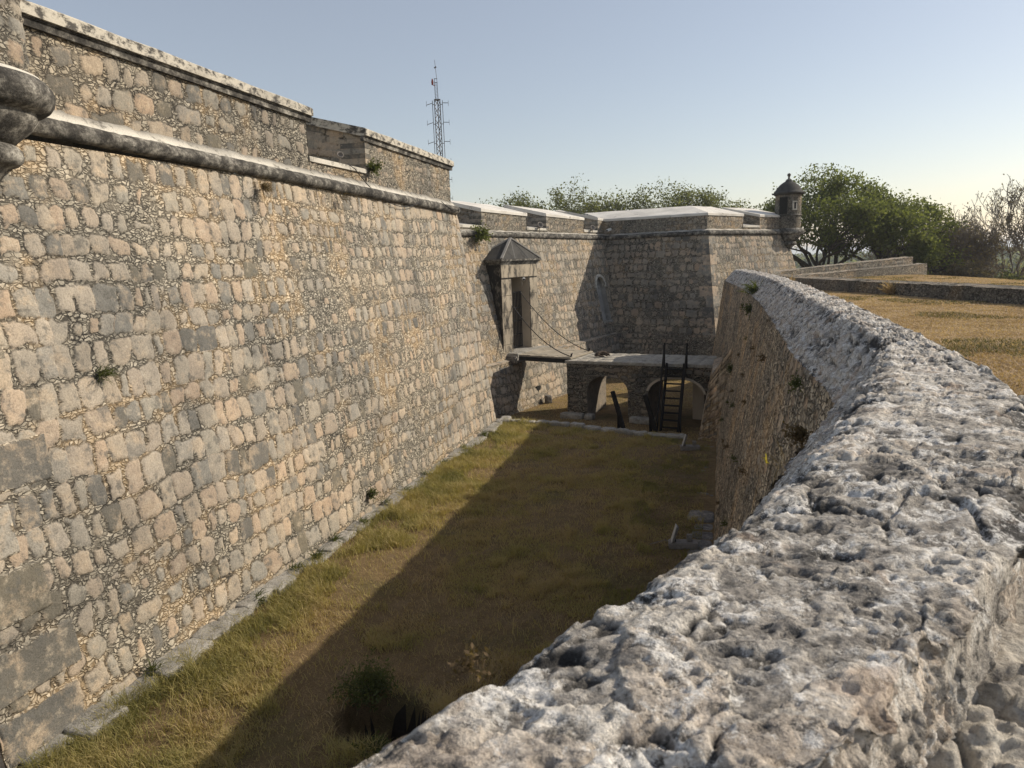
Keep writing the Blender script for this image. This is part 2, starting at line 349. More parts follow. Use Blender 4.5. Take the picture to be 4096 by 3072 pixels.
def mat_moulding(name):
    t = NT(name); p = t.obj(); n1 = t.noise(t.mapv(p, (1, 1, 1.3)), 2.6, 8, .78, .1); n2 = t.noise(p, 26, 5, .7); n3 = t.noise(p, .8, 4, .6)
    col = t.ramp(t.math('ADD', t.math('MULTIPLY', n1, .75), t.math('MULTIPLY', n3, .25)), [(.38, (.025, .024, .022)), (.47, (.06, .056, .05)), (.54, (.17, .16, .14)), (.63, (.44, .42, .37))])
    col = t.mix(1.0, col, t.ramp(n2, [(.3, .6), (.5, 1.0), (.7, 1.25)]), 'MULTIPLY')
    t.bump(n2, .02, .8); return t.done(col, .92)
def mat_plaster(name, base=(.70, .67, .60), stain=(.14, .13, .115), lo=.58, hi=.72, sc=2.2, stretch=(1, 1, 1)):
    t = NT(name); p = t.mapv(t.obj(), stretch); n1 = t.noise(p, sc, 7, .75, .3); n2 = t.noise(p, 40, 4, .7); n3 = t.noise(p, .7, 3, .5)
    col = t.mix(t.step(n1, lo, hi), t.mix(t.step(n3, .4, .65), base, tuple(c * .80 for c in base)), stain)
    col = t.mix(1.0, col, t.ramp(n2, [(.3, .8), (.5, 1.0), (.7, 1.1)]), 'MULTIPLY')
    t.bump(n2, .012, .6); return t.done(col, .9)
def mat_simple(name, col, rough=.7, var=.25, sc=12, metal=0, bump=.004):
    t = NT(name); p = t.obj(); n = t.noise(p, sc, 5, .65)
    c = t.mix(1.0, col, t.ramp(n, [(.3, 1 - var), (.7, 1 + var)]), 'MULTIPLY'); t.bsdf.inputs['Metallic'].default_value = metal
    if bump: t.bump(n, bump, .7)
    return t.done(c, rough)
def mat_wood(name, col, col2, sc=6):
    t = NT(name); p = t.mapv(t.obj(), (1, 1, 1)); n = t.noise(t.mapv(t.obj(), (3, 14, 14)), sc, 5, .7); n2 = t.noise(p, 1.5, 3)
    c = t.mix(n, col, col2); c = t.mix(1.0, c, t.ramp(n2, [(.3, .7), (.7, 1.2)]), 'MULTIPLY'); t.bump(n, .01, .7); return t.done(c, .85)
def mat_ground(name, stops, sc=1.0, green=(.085, .095, .03), gf=.4, bare=(.20, .15, .10), bf=.4):
    t = NT(name); p = t.geo(); n1 = t.noise(p, .35 * sc, 5, .6); n2 = t.noise(p, 3 * sc, 6, .75); n3 = t.noise(p, 45 * sc, 5, .8); n4 = t.noise(p, 1.1 * sc, 5, .7)
    col = t.ramp(t.math('ADD', t.math('MULTIPLY', n2, .5), t.math('MULTIPLY', n3, .5)), stops)
    col = t.mix(t.math('MULTIPLY', t.step(n1, .5, .66), gf), col, green); col = t.mix(t.math('MULTIPLY', t.step(n4, .55, .7), bf), col, bare)
    col = t.mix(1.0, col, t.ramp(n3, [(.3, .55), (.5, 1), (.7, 1.3)]), 'MULTIPLY')
    t.bump(t.math('ADD', n3, n2), .05, 1.0); return t.done(col, .95)
def mat_leaf(name, stops, trans=.35):
    t = NT(name); a = t.attr('tone'); col = t.ramp(a, stops)
    tr = t.node('ShaderNodeBsdfTranslucent'); t.set(tr.inputs[0], t.mix(1.0, col, (1.25, 1.3, .7), 'MULTIPLY')); mx = t.node('ShaderNodeMixShader'); mx.inputs[0].default_value = trans
    t.t.links.new(t.bsdf.outputs[0], mx.inputs[1]); t.t.links.new(tr.outputs[0], mx.inputs[2]); t.t.links.new(mx.outputs[0], t.out.inputs[0])
    return t.done(col, .75)
M = {}
M['wallA'] = mat_masonry('rubble_masonry', .42, .98, .75)
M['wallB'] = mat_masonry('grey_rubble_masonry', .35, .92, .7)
M['parapet'] = mat_masonry('parapet_rubble', .30, .82, 1.0)
M['scarp'] = mat_masonry('counterscarp_rubble', .3, 1.08, .5, (1.0, .955, .91), .85)
M['low'] = mat_masonry('low_wall_rubble', .2, .62, .9)
M['rock'] = mat_rock('weathered_limestone', rust=.55)
M['rockd'] = mat_rock('dark_limestone', ((.06, .058, .055), (.16, .15, .14), (.32, .30, .27)), .2, .6, .5)
M['ledge'] = mat_rock('ledge_stone', ((.14, .135, .12), (.30, .285, .25), (.44, .42, .38)), .15, .5, .35)
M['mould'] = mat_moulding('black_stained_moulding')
M['white'] = mat_plaster('white_lime_plaster', (.60, .57, .50), (.16, .15, .13), .50, .66, 3.4)
M['coping'] = mat_plaster('stained_coping', (.52, .485, .41), (.08, .075, .068), .46, .60, 3.2, (1, 1, 1.6))
M['copingB'] = mat_plaster('pale_coping', (.70, .67, .61), (.16, .15, .135), .60, .67, 1.3)
M['greyplaster'] = mat_plaster('grey_plaster', (.27, .26, .245), (.15, .145, .14), .55, .8, 3)
M['portal'] = mat_plaster('portal_ashlar', (.38, .33, .255), (.06, .055, .047), .44, .62, 2.2, (1, 1, .45))
M['roofst'] = mat_plaster('roof_plaster', (.062, .06, .056), (.03, .029, .028), .45, .65, 2)
M['black'] = mat_simple('black_iron', (.012, .012, .013), .55, .3, 20)
M['darkwood'] = mat_wood('black_timber', (.012, .011, .011), (.03, .027, .025))
M['plank'] = mat_wood('weathered_planks', (.26, .225, .175), (.40, .36, .29))
M['paving'] = mat_rock('deck_paving', ((.20, .19, .165), (.36, .335, .285), (.46, .43, .37)), .1, .4, .3)
M['steel'] = mat_simple('galvanised_steel', (.16, .145, .14), .55, .3, 4, .3)
M['redsteel'] = mat_simple('red_paint', (.30, .06, .035), .5, .2)
M['whitep'] = mat_simple('white_painted_metal', (.72, .72, .70), .4, .08)
M['void'] = mat_simple('dark_interior', (.015, .014, .013), .95, .2, 3)
M['cream'] = mat_plaster('cream_plaster', (.50, .43, .34), (.30, .26, .20), .55, .75, 1.5)
M['conc'] = mat_simple('grey_concrete', (.22, .20, .18), .9, .25, 9)
M['bark'] = mat_simple('brown_bark', (.085, .07, .058), .95, .35, 8)
M['greybark'] = mat_simple('grey_bark', (.17, .15, .13), .95, .35, 8)
M['leaf'] = mat_leaf('green_leaves', [(0, (.075, .09, .028)), (.5, (.12, .14, .045)), (1, (.19, .20, .08))], .5)
M['leafd'] = mat_leaf('olive_leaves', [(0, (.075, .08, .04)), (.5, (.12, .13, .06)), (1, (.19, .195, .10))], .55)
M['dryleaf'] = mat_leaf('dry_leaves', [(0, (.10, .082, .06)), (1, (.20, .16, .11))], .5)
M['grassm'] = mat_leaf('dry_grass', [(0, (.15, .15, .055)), (.25, (.31, .275, .105)), (.5, (.45, .365, .17)), (.75, (.42, .31, .18)), (1, (.56, .45, .29))], .4)
M['straw'] = mat_leaf('straw_lawn', [(0, (.13, .125, .04)), (.10, (.16, .14, .05)), (.13, (.32, .22, .12)), (.6, (.50, .355, .205)), (1, (.66, .50, .32))], .25)
M['weed'] = mat_leaf('weed_leaves', [(0, (.05, .062, .02)), (1, (.12, .135, .05))], .45)
M['dryweed'] = mat_leaf('dry_weed', [(0, (.07, .05, .03)), (1, (.20, .14, .075))])
M['yellow'] = mat_leaf('yellow_leaf', [(0, (.30, .24, .05)), (1, (.48, .38, .08))])
M['floor'] = mat_ground('moat_soil', [(.35, (.12, .082, .042)), (.5, (.21, .145, .07)), (.65, (.31, .225, .12))])
M['lawn'] = mat_ground('dry_lawn_soil', [(.35, (.27, .185, .10)), (.5, (.42, .295, .17)), (.65, (.55, .41, .25))], 1.0, (.14, .12, .045), .25, (.30, .195, .105), .4)
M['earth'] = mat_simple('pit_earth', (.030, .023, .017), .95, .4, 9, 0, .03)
M['terrain'] = mat_ground('scrub_terrain', [(.35, (.05, .055, .025)), (.5, (.08, .08, .04)), (.65, (.12, .11, .06))], .05)
# ------------------------------------------------------------------ plan frames
def frame(P0, az):
    a = R(az); d = np.array([math.sin(a), math.cos(a)]); n = np.array([d[1], -d[0]]); P0 = np.array(P0[:2], float)
    return lambda s, o, z: np.array([*(P0 + d * s + n * o), z])
def corner_shift(na, nb, ba, bb):
    """xy move per metre of height of the edge between two battered faces with outward azimuths na, nb"""
    A = np.array([[math.sin(R(na)), math.cos(R(na))], [math.sin(R(nb)), math.cos(R(nb))]]); return np.linalg.solve(A, [-ba, -bb])
def edge_at(P, sh, z, z0): return np.array([P[0] + sh[0] * (z - z0), P[1] + sh[1] * (z - z0), z])
A_ = frame((-7.08, 12.95), 17.3); B_ = frame((-.01, 39.5), 31.9)
ZB = -1.1
# ================================================================== NEAR BASTION (left)
zc = lambda s: 10.26 - .016 * s
ztA = lambda s: 12.34 - .0155 * s
def cordon(name, pts, r, parent, seed=0, mat='mould', joint=1.15):
    """half-round string course along a polyline of 3D points, with mortar joints"""
    P = [np.array(p, float) for p in pts]; out_ = []
    for i in range(len(P) - 1):
        L = np.linalg.norm(P[i + 1] - P[i]); n = max(2, int(L / .09))
        out_ += [P[i] + (P[i + 1] - P[i]) * k / n for k in range(n)]
    out_.append(P[-1]); Q = np.array(out_); T = np.gradient(Q, axis=0); T /= np.linalg.norm(T, axis=1, keepdims=True)
    X = np.cross(T, [0, 0, 1.]); X /= np.linalg.norm(X, axis=1, keepdims=True); s = np.r_[0, np.cumsum(np.linalg.norm(np.diff(Q, axis=0), axis=1))]
    n = 16; a = np.linspace(0, 2 * math.pi, n, endpoint=False)
    j = np.abs((s / joint + .25 * np.sin(s * .9)) % 1 - .5) * joint
    rad = r * (1 + .05 * vn(s[:, None] * 1.7 + 0 * a, 3 * np.cos(a) + 0 * s[:, None], seed=seed) + .04 * vn(s[:, None] * 7 + 0 * a, 6 * np.sin(a) + 0 * s[:, None], seed=seed + 1) - .05 * (j > joint / 2 - .05)[:, None])
    V = Q[:, None, :] + X[:, None, :] * (rad * np.cos(a))[..., None] + np.array([0, 0, 1.]) * (rad * np.sin(a))[..., None]
    m = len(Q); i = np.arange((m - 1) * n); c0 = i // n; c1 = i % n; F = np.stack([c0 * n + c1, c0 * n + (c1 + 1) % n, (c0 + 1) * n + (c1 + 1) % n, (c0 + 1) * n + c1], 1)
    return link(name, raw_mesh(name, V.reshape(-1, 3), [F, np.array([list(range(n))]), np.array([[(m - 1) * n + k for k in range(n)][::-1]])], True), M[mat], parent)
def fillet(name, pts, inner, parent, h=.035, seed=0):
    """white mortar fillet on top of the cordon: from the cordon's crown up to the parapet's face"""
    V = []; F = []
    for k, (p, q) in enumerate(zip(pts, inner)):
        p = np.array(p, float); q = np.array(q, float); V += [p, q + [0, 0, h + .05], q + [0, 0, -.15], p + [0, 0, -.06]]
    P0 = np.array(V).reshape(-1, 4, 3); rs = []
    for k in range(len(P0) - 1):
        n = max(2, int(np.linalg.norm(P0[k + 1, 0] - P0[k, 0]) / .12)); rs += [P0[k] + (P0[k + 1] - P0[k]) * i / n for i in range(n)]
    rs.append(P0[-1]); Q = np.array(rs); s = np.arange(len(Q)) * .12
    Q[:, 1, 2] += .05 * fbm(s * 1.5, s * 0, seed=seed, o=3); Q[:, 0, 2] += .02 * vn(s * 5, s * 0, seed=seed + 2)
    f = grid_faces(len(Q), 4); return link(name, raw_mesh(name, Q.reshape(-1, 3), f, False), M['white'], parent)
def merlon(parent, f0, f1, k0, k1, zb0, zb1, zt0, zt1, slope, seed, res, name='merlon', matp='parapet', matc='coping', over=.07, th=.22, under=.06, label=None, sides=(1, 1), fk={}):
    """f0,f1: outer face ends (left, right seen from outside), k0,k1: inner ends; coping rises by slope per metre inwards"""
    f0, f1, k0, k1 = [np.array(p[:2], float) for p in (f0, f1, k0, k1)]
    v = lambda p, z: np.array([p[0], p[1], z]); P = Patches(); d0 = np.linalg.norm(k0 - f0); d1 = np.linalg.norm(k1 - f1)
    dn = f1 - f0; dn /= np.linalg.norm(dn); nrm = np.array([dn[1], -dn[0]])
    dep0 = abs((k0 - f0) @ nrm); dep1 = abs((k1 - f1) @ nrm)
    P.quad(v(f0, zb0), v(f1, zb1), v(f1, zt1), v(f0, zt0), res, seed, **dict(dict(row=(.3, .5), wid=(.2, .42), cover=.8), **fk))
    ck = dict(row=(.20, .32), wid=(.5, 1.1), cover=-.5, gy=.03, gx=.03)
    if sides[0]: P.quad(v(k0, zb0), v(f0, zb0), v(f0, zt0), v(k0, zt0 + slope * dep0), max(res, .05), seed + 5, **ck)
    if sides[1]: P.quad(v(f1, zb1), v(k1, zb1), v(k1, zt1 + slope * dep1), v(f1, zt1), max(res, .05), seed + 6, **ck)
    P.quad(v(k1, zb1), v(k0, zb0), v(k0, zt0 + slope * dep0), v(k1, zt1 + slope * dep1), .5, seed + 7, plain=True)
    o = P.build(name, M[matp], parent)
    if label: o['label'] = label
    # coping slab: bottom ring / top ring, subdivided along the front for slight unevenness
    mb = MB(); e0 = over if sides[0] else 0; e1 = over if sides[1] else 0
    n = max(2, int(np.linalg.norm(f1 - f0) / .8)); rows = []; low = []
    for i in range(n + 1):
        u = i / n; ff = f0 + (f1 - f0) * u; kk = k0 + (k1 - k0) * u; zt = zt0 + (zt1 - zt0) * u; dp = dep0 + (dep1 - dep0) * u
        if i == 0: ff = ff - dn * e0; kk = kk - dn * e0
        if i == n: ff = ff + dn * e1; kk = kk + dn * e1
        wob = .012 * math.sin(i * 2.3 + seed); fo = ff + nrm * over
        low.append([v(ff - nrm * .05, zt - under), v(ff + nrm * over * .45, zt - under), v(ff + nrm * over * .5, zt - .03), v(ff + nrm * over * .66, zt - .02), v(ff + nrm * over * .66, zt + .012), v(ff - nrm * .05, zt + .012)])
        rows.append([v(ff - nrm * .05, zt + .014), v(fo, zt + .015), v(fo, zt + th + wob), v(fo - nrm * .04, zt + th + .035 + wob), v(kk, zt + slope * dp + th + wob), v(kk, zt + slope * dp - .03)])
    V = np.array(rows); nv = V.shape[1]
    for i in range(n):
        for j in range(nv): q = (j + 1) % nv; mb.poly([V[i, j], V[i + 1, j], V[i + 1, q], V[i, q]])
    mb.poly(list(V[0])[::-1]); mb.poly(list(V[-1]))
    c = mb.build('coping', M[matc], o)
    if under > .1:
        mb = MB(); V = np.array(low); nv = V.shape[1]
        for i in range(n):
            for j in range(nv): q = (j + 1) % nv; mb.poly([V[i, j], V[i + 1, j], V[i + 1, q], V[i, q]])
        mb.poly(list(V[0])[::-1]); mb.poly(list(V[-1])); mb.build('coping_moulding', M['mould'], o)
    return o
def sill(parent, f0, f1, k0, k1, z, slope, th=.14, over=.04, mat='white'):
    f0, f1, k0, k1 = [np.array(p[:2], float) for p in (f0, f1, k0, k1)]; dn = (f1 - f0) / np.linalg.norm(f1 - f0); nr = np.array([dn[1], -dn[0]]) * over
    d = abs((k0 - f0) @ nr) / over; v = lambda p, zz: np.array([p[0], p[1], zz])
    mb = MB(); mb.prism([v(f0 + nr, z - th), v(f1 + nr, z - th), v(k1, z - th), v(k0, z - th)], [v(f0 + nr, z), v(f1 + nr, z), v(k1, z + slope * d), v(k0, z + slope * d)])
    return mb.build('embrasure_sill', M[mat], parent)
def quoins(P, frame_, side, s_at, o_at, z0, z1, hgt, la, lb, seed, tones, proud=.02, res=.06):
    """squared corner blocks laid on the face near its end; s_at(z) = position of the arris"""
    rng = random.Random(seed); z = z0; k = 0
    while z < z1 - .1:
        h_ = min(hgt * rng.uniform(.85, 1.15), z1 - z); L = (la if k % 2 else lb) * rng.uniform(.85, 1.1); zt = z + h_ - .025
        a, b = (s_at(z) - L, s_at(z)) if side > 0 else (s_at(z), s_at(z) + L); dd = s_at(zt) - s_at(z)
        a2 = a + dd * (1 if side > 0 else 1); b2 = b + dd; tn = rng.choice(tones)
        ln = L; nu = max(3, int(ln / res)); nv = max(3, int(h_ / res)); u = np.linspace(0, 1, nu)[:, None]; v = np.linspace(0, 1, nv)[None, :]
        S = (a * (1 - u) + b * u) * (1 - v) + (a2 * (1 - u) + b2 * u) * v; Z = z + (zt - z) * v + 0 * u
        V = np.zeros((nu, nv, 3))
        e = np.minimum(np.minimum(u, 1 - u) * ln, np.minimum(v, 1 - v) * h_); pr = proud * sstep(0, .05, e) - .03 * (e <= 0) + .014 * fbm(S * 5, Z * 5, seed=seed + k, o=3)
        for i in range(nu):
            for j in range(nv): V[i, j] = frame_(S[i, j], o_at(Z[i, j]) + pr[i, j], Z[i, j])
        P.grid(V, S + 40, Z, seed + k, field=(0 * S, sstep(.01, .10, e + .10 * fbm(S * 6, Z * 6, seed=seed + k + 5, o=3) + .012), 0 * S + tn, 0 * S)); z += h_; k += 1
shA = corner_shift(107.3, 31.9, .12, .12); footA = A_(21.1, 0, 0)
bast = tag(empty('bastion', A_(9, 0, 0)), 'long sloping rubble stone bastion wall with rounded string course, filling the left side', 'fort wall')
P = Patches(); cA = edge_at(footA, shA, 10.0, 0)
t_ = np.linspace(0, 1, 800); sN = (17 - 3.2) * ((38.1 / (17 - 3.2)) ** t_) - 17; us = (sN - sN[0]) / (sN[-1] - sN[0])
P.quad(A_(-3.2, .012, -.1), edge_at(footA, shA, -.1, 0), cA, A_(-3.2, -1.2, 10.0), .029, 11, s_off=-3.2, us=us, row=(.44, .66), wid=(.25, .52), gx=.012, gy=.034, cover=.15)
P.quad(A_(-3.2, -8, -.1), A_(-3.2, .012, -.1), A_(-3.2, -1.2, 10.0), A_(-3.2, -8, 10.0), .12, 13, row=(.5, .8), wid=(.4, .7))
P.quad(edge_at(footA, shA, -1.2, 0), edge_at(footA, shA, -1.2, 0) + (np.array(B_(0, -5, 0)) - np.array(B_(0, 0, 0))), cA + (np.array(B_(0, -5, 0)) - np.array(B_(0, 0, 0))), cA, .1, 12)
sA = lambda z: 21.1 + (shA @ np.array([math.sin(R(17.3)), math.cos(R(17.3))])) * z
quoins(P, A_, 1, lambda z: sA(z) - .0, lambda z: -.12 * z, .15, 9.7, .55, .62, .38, 3, (.5, .52, .62, .36, .80), .05)
bz = 0.2
for k, (z, hh, L, tn) in enumerate([(.05, .85, 1.7, .93), (1.0, .85, 1.9, .95), (2.15, .9, 1.75, .99), (3.2, .9, 1.3, .60), (4.2, .85, 2.2, .94), (5.35, .8, 1.5, .10), (6.3, .8, 1.9, .98), (7.3, .8, 1.45, .55), (8.2, .85, 2.0, .99), (9.1, .7, 1.5, .5)]):
    quoins(P, A_, -1, lambda z_: -3.2, lambda z_: -.12 * z_, z, z + hh, hh, L * .86, L * .86, 60 + k, (tn,), .04, .035)
bf = P.build('bastion_face', M['wallA'], bast)
# parapet
oA = -1.3
pm = lambda s, o: A_(s, o, 0)
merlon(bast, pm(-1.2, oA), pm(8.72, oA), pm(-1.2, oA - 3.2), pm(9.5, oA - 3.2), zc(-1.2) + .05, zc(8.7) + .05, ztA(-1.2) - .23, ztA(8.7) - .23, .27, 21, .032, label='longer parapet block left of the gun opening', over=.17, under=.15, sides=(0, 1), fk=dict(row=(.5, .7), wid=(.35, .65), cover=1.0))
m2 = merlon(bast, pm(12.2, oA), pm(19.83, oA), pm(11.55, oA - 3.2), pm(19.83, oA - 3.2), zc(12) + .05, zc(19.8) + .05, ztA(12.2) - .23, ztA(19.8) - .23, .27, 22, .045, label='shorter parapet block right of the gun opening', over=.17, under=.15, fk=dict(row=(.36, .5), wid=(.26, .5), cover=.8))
P = Patches(); P.quad(A_(8.6, oA - .02, zc(9) + .05), A_(12.3, oA - .02, zc(12) + .05), A_(12.3, oA - .02, 10.70), A_(8.6, oA - .02, 10.76), .04, 23, cover=.5, row=(.3, .45))
ap = P.build('embrasure_apron', M['parapet'], bast)
sill(bast, pm(8.72, oA), pm(12.2, oA), pm(9.5, oA - 3.2), pm(11.55, oA - 3.2), 10.86, .12)
# striped corner stones at the ends of the gun opening: dark and cream courses
def stripes(parent, frame_, s0, o0, z0, z1, flare, seed):
    P = Patches(); rng = random.Random(seed); z = z0; k = 0
    while z < z1 - .08:
        h_ = rng.uniform(.15, .2); tn = (.93, .68, .95, .60)[k % 4]; L = rng.uniform(.7, 1.15); Lf = rng.uniform(.22, .36)
        for a, b in ((np.array(frame_(s0 + flare * L - .025, o0 - L, z)), np.array(frame_(s0 - .025, o0 + .02, z))), (np.array(frame_(s0 - .025, o0 + .02, z)), np.array(frame_(s0 + Lf, o0 + .02, z)))):
            zt = min(z + h_ - .012, z1); P.quad(a, b, np.r_[b[:2], zt], np.r_[a[:2], zt], .05, seed + k, field=None, plain=True); P.A['tone'][-1][:] = tn
        z += h_; k += 1
    return P.build('corner_stones', M['parapet'], parent)
stripes(m2, A_, 12.2, oA, 10.85, 11.86, -.2, 5)
ca = np.array([A_(s, -.12 * zc(s) + .05, zc(s)) for s in (-.3, 19.9)])
sh_c = edge_at(footA, shA, zc(20), 0); bd = np.array([math.sin(R(31.9)), math.cos(R(31.9)), 0]); fd = np.array(B_(0, -1, 0)) - np.array(B_(0, 0, 0))
cordon('string_course', [ca[0], A_(10, -.12 * zc(10) + .05, zc(10)), A_(20.05, -.12 * zc(20) + .06, zc(20)), np.array(A_(20.05, -.12 * zc(20) + .06, zc(20))) + fd * 4], .172, bast, 4)
fillet('mortar_fillet', [A_(s, -1.10, zc(s) + .145) for s in (-.3, 20)], [A_(s, -1.31, zc(s) + .30) for s in (-.3, 20)], bast, seed=9)
# foot ledge of flat stones
lst = []; rng = random.Random(4); s = -3
while s < 21.6:
    L = rng.uniform(.55, 1.3); w_ = rng.uniform(.34, .62) * (1.2 if s < 3 else 1)
    c = A_(s + L / 2, w_ / 2 - .08, .03 + rng.uniform(-.03, .03)); rough_box(lst, c, (w_, L * 1.06, rng.uniform(.14, .28)), -R(17.3) + rng.uniform(-.10, .10), int(s * 10), .06, 10)
    s += L
build_arrays('foot_ledge', lst, M['ledge'], bast)
# sentry turret: body is the part; roof, corbel, finial, windows are its sub-parts
def turret(parent, c, R_, zb, zt, seed, label, az_face, full=True, big=1.0):
    x, y = c[0], c[1]; mb = MB(); n = 24
    P = Patches(); th = np.linspace(2.2, 2.2 + 2 * math.pi, 72); Z = np.linspace(zb, zt, 40)
    V = np.stack([x + R_ * np.cos(th)[:, None] + 0 * Z[None], y + R_ * np.sin(th)[:, None] + 0 * Z[None], Z[None] + 0 * th[:, None]], 2)
    P.grid(V, th[:, None] * R_ + 0 * Z[None], Z[None] + 0 * th[:, None], seed, row=(.3, .45), wid=(.3, .6), cover=.9)
    body = P.build('sentry_turret', M['parapet'] if not full else mat_masonry('stained_turret_stone', .2, .62, 1.5), parent); body['label'] = label
    mb = MB(); rt = R_ + .27 * big
    pr = []
    for a in np.linspace(90, -90, 9): pr.append((R_ + .03 + .27 * big * math.cos(R(a)), .27 * big * math.sin(R(a))))
    pr += [(R_ + .02, -.30 * big), (R_ + .02, -.36 * big), (R_ - .08, -.5 * big), (R_ - .28, -.66 * big), (R_ - .36, -.74 * big)]
    for a in np.linspace(80, -90, 7): pr.append((R_ - .42 + .17 * big * math.cos(R(a)), -.9 * big + .17 * big * math.sin(R(a))))
    pr += [(R_ - .5, -1.1 * big), (R_ - .62, -1.28 * big), (R_ - .72, -1.36 * big)]
    for a in np.linspace(80, -90, 6): pr.append((R_ - .78 + .1 * big * math.cos(R(a)), -1.46 * big + .1 * big * math.sin(R(a))))
    pr += [(.12, -1.7 * big), (.0, -1.75 * big)]
    mb.lathe((x, y, zb), pr, 40); mb.build('corbel', M['mould'], body, smooth=True)
    if not full:
        mb = MB(); mb.lathe((x, y, zb), [(R_ + .17, .235), (R_ + .14, .28), (R_ + .0, .34), (R_ - .05, .30)], 40); mb.build('mortar_fillet', M['white'], body, smooth=True)
    if full:
        mb = MB(); mb.lathe((x, y, zb + 1.28), [(R_ + .0, -.06), (R_ + .07, -.04), (R_ + .07, .05), (R_, .07)], 32); mb.build('band', M['mould'], body, smooth=True)
        mb = MB(); e = R_ + .26
        mb.lathe((x, y, zt), [(R_ - .1, -.12), (R_ + .08, -.1), (R_ + .12, -.02), (e, .0), (e + .02, .07), (e - .14, .13), (e * .80, .30), (e * .68, .52), (e * .52, .74), (e * .34, .90), (e * .22, .97), (.26, 1.0), (.26, 1.05), (0, 1.06)], 20); mb.build('roof', M['roofst'], body, smooth=True)
        mb = MB(); mb.lathe((x, y, zt + 1.05), [(.22, 0), (.2, .08), (.09, .13), (.07, .26), (.1, .3)] + [(.14 * math.cos(R(a)) + .0, .42 + .14 * math.sin(R(a))) for a in range(-60, 91, 25)], 14); mb.build('finial', M['mould'], body, smooth=True)
        for da, w_, h_, nm, mt in ((72, .6, 1.3, 'doorway', 'void'), (22, .16, .5, 'window', 'void')):
            a = R(90 - az_face) - R(da); d = Vector((math.cos(a), math.sin(a), 0)); zz = zb + 1.38 + h_ / 2 if nm == 'doorway' else zb + 2.0
            q = MB(); q.box(Vector((x, y, zz)) + d * (R_ - .03), (.16, w_, h_), a); ob = q.build(nm, M[mt], body)
            if nm == 'window':
                q = MB()
                for sy in (-1, 1): q.box(Vector((x, y, zz)) + d * R_ + Vector((-d.y, d.x, 0)) * sy * (w_ / 2 + .05), (.14, .1, h_ + .2), a)
                for sz in (-1, 1): q.box(Vector((x, y, zz + sz * (h_ / 2 + .05))) + d * R_, (.135, w_, .1), a)
                q.build('window_frame', M['white'], body)
    return body
turret(bast, A_(-1.42, -1.25, 0), 1.05, 10.55, 13.6, 33, 'stone sentry turret on a ringed corbel at the left frame edge', 90, full=False, big=1.05)
# lamp with loose cable in the gun opening
lm = empty('floodlight', A_(10.9, oA - .25, 10.9)); tag(lm, 'small white floodlight in the gun opening of the left bastion', 'floodlight', 'small lamps in the gun openings')
def small_lamp(root, p, sc=1.0, parts=True):
    p = Vector(p); q = MB(); q.tube([p, p + Vector((.02, 0, .22 * sc))], .018 * sc, 6); q.build('stand', M['conc'], root)
    q = MB(); c = p + Vector((0, 0, .30 * sc)); k = Matrix.Rotation(R(60), 3, 'X') @ Matrix.Rotation(R(25), 3, 'Y')
    q.lathe((0, 0, 0), [(0.0, -.10), (.07, -.10), (.12, .02), (.135, .10), (.11, .10), (.09, .03), (0, .02)], 14)
    q.v = [tuple(c + (k @ Vector(v_)) * sc) for v_ in q.v]; q.build('lamp_head', M['conc'], root, smooth=True)
small_lamp(lm, A_(10.7, oA - .1, 10.88), .8)
def hang(a, b, sag, n=14): 
    a, b = Vector(a), Vector(b); return [a.lerp(b, i / n) - Vector((0, 0, sag * 4 * (i / n) * (1 - i / n))) for i in range(n + 1)]
q = MB(); q.tube([A_(10.95, oA + .02, 10.9)] + hang(A_(11.2, oA + .14, 10.75), A_(15.6, oA + .36, zc(15) - .05), 0.55), .014, 5)
tag(q.build('cable', M['black']), 'loose black cable sagging from the gun opening across the string course of the left bastion', 'cable'); q = MB(); q.tube(hang(A_(18.0, oA + .32, zc(18) + .2), A_(20.0, oA + .42, zc(20) + .05), .15), .014, 5)
tag(q.build('cable', M['black']), 'short black cable at the right end of the left bastion string course', 'cable')
# ================================================================== CURTAIN WALL with gatehouse
bB = .2; oB = lambda z: -bB * (z - ZB); zcB = 9.22
cur = tag(empty('curtain_wall', B_(8, 0, ZB)), 'curtain wall of rubble stone with the gatehouse, between the two bastions', 'fort wall')
P = Patches()
n_s0, n_s1, n_z0, n_zs = 14.3, 15.85, 3.05, 5.55
def inniche(S, Hh):
    z = Hh / math.hypot(1, bB) + ZB; c = (n_s0 + n_s1) / 2; r = (n_s1 - n_s0) / 2
    return ((np.abs(S - c) < r) & (z > n_z0) & ((z < n_zs) | (np.hypot(S - c, (z - n_zs)) < r))) | ((S > 1.42) & (S < 3.68) & (z < 6.75) & (z > 2.35))
zl = 2.05
P.quad(B_(-4, oB(ZB) + .30, ZB - .1), B_(21, oB(ZB) + .30, ZB - .1), B_(21, oB(zl) + .30, zl), B_(-4, oB(zl) + .30, zl), .055, 41, s_off=-4, row=(.5, .62), wid=(.3, .6), cover=.4)
P.quad(B_(-4, oB(zl), zl), B_(21, oB(zl), zl), B_(21, oB(9.1), 9.1), B_(-4, oB(9.1), 9.1), .055, 42, s_off=-4, h_off=(zl - ZB) * math.hypot(1, bB), row=(.5, .62), wid=(.28, .5), cover=.7, hole=inniche)
P.quad(B_(-4, oB(zl) + .31, zl), B_(21, oB(zl) + .31, zl), B_(21, oB(zl) - .05, zl + .06), B_(-4, oB(zl) - .05, zl + .06), .1, 43, plain=True)
P.build('wall_face', M['wallB'], cur)
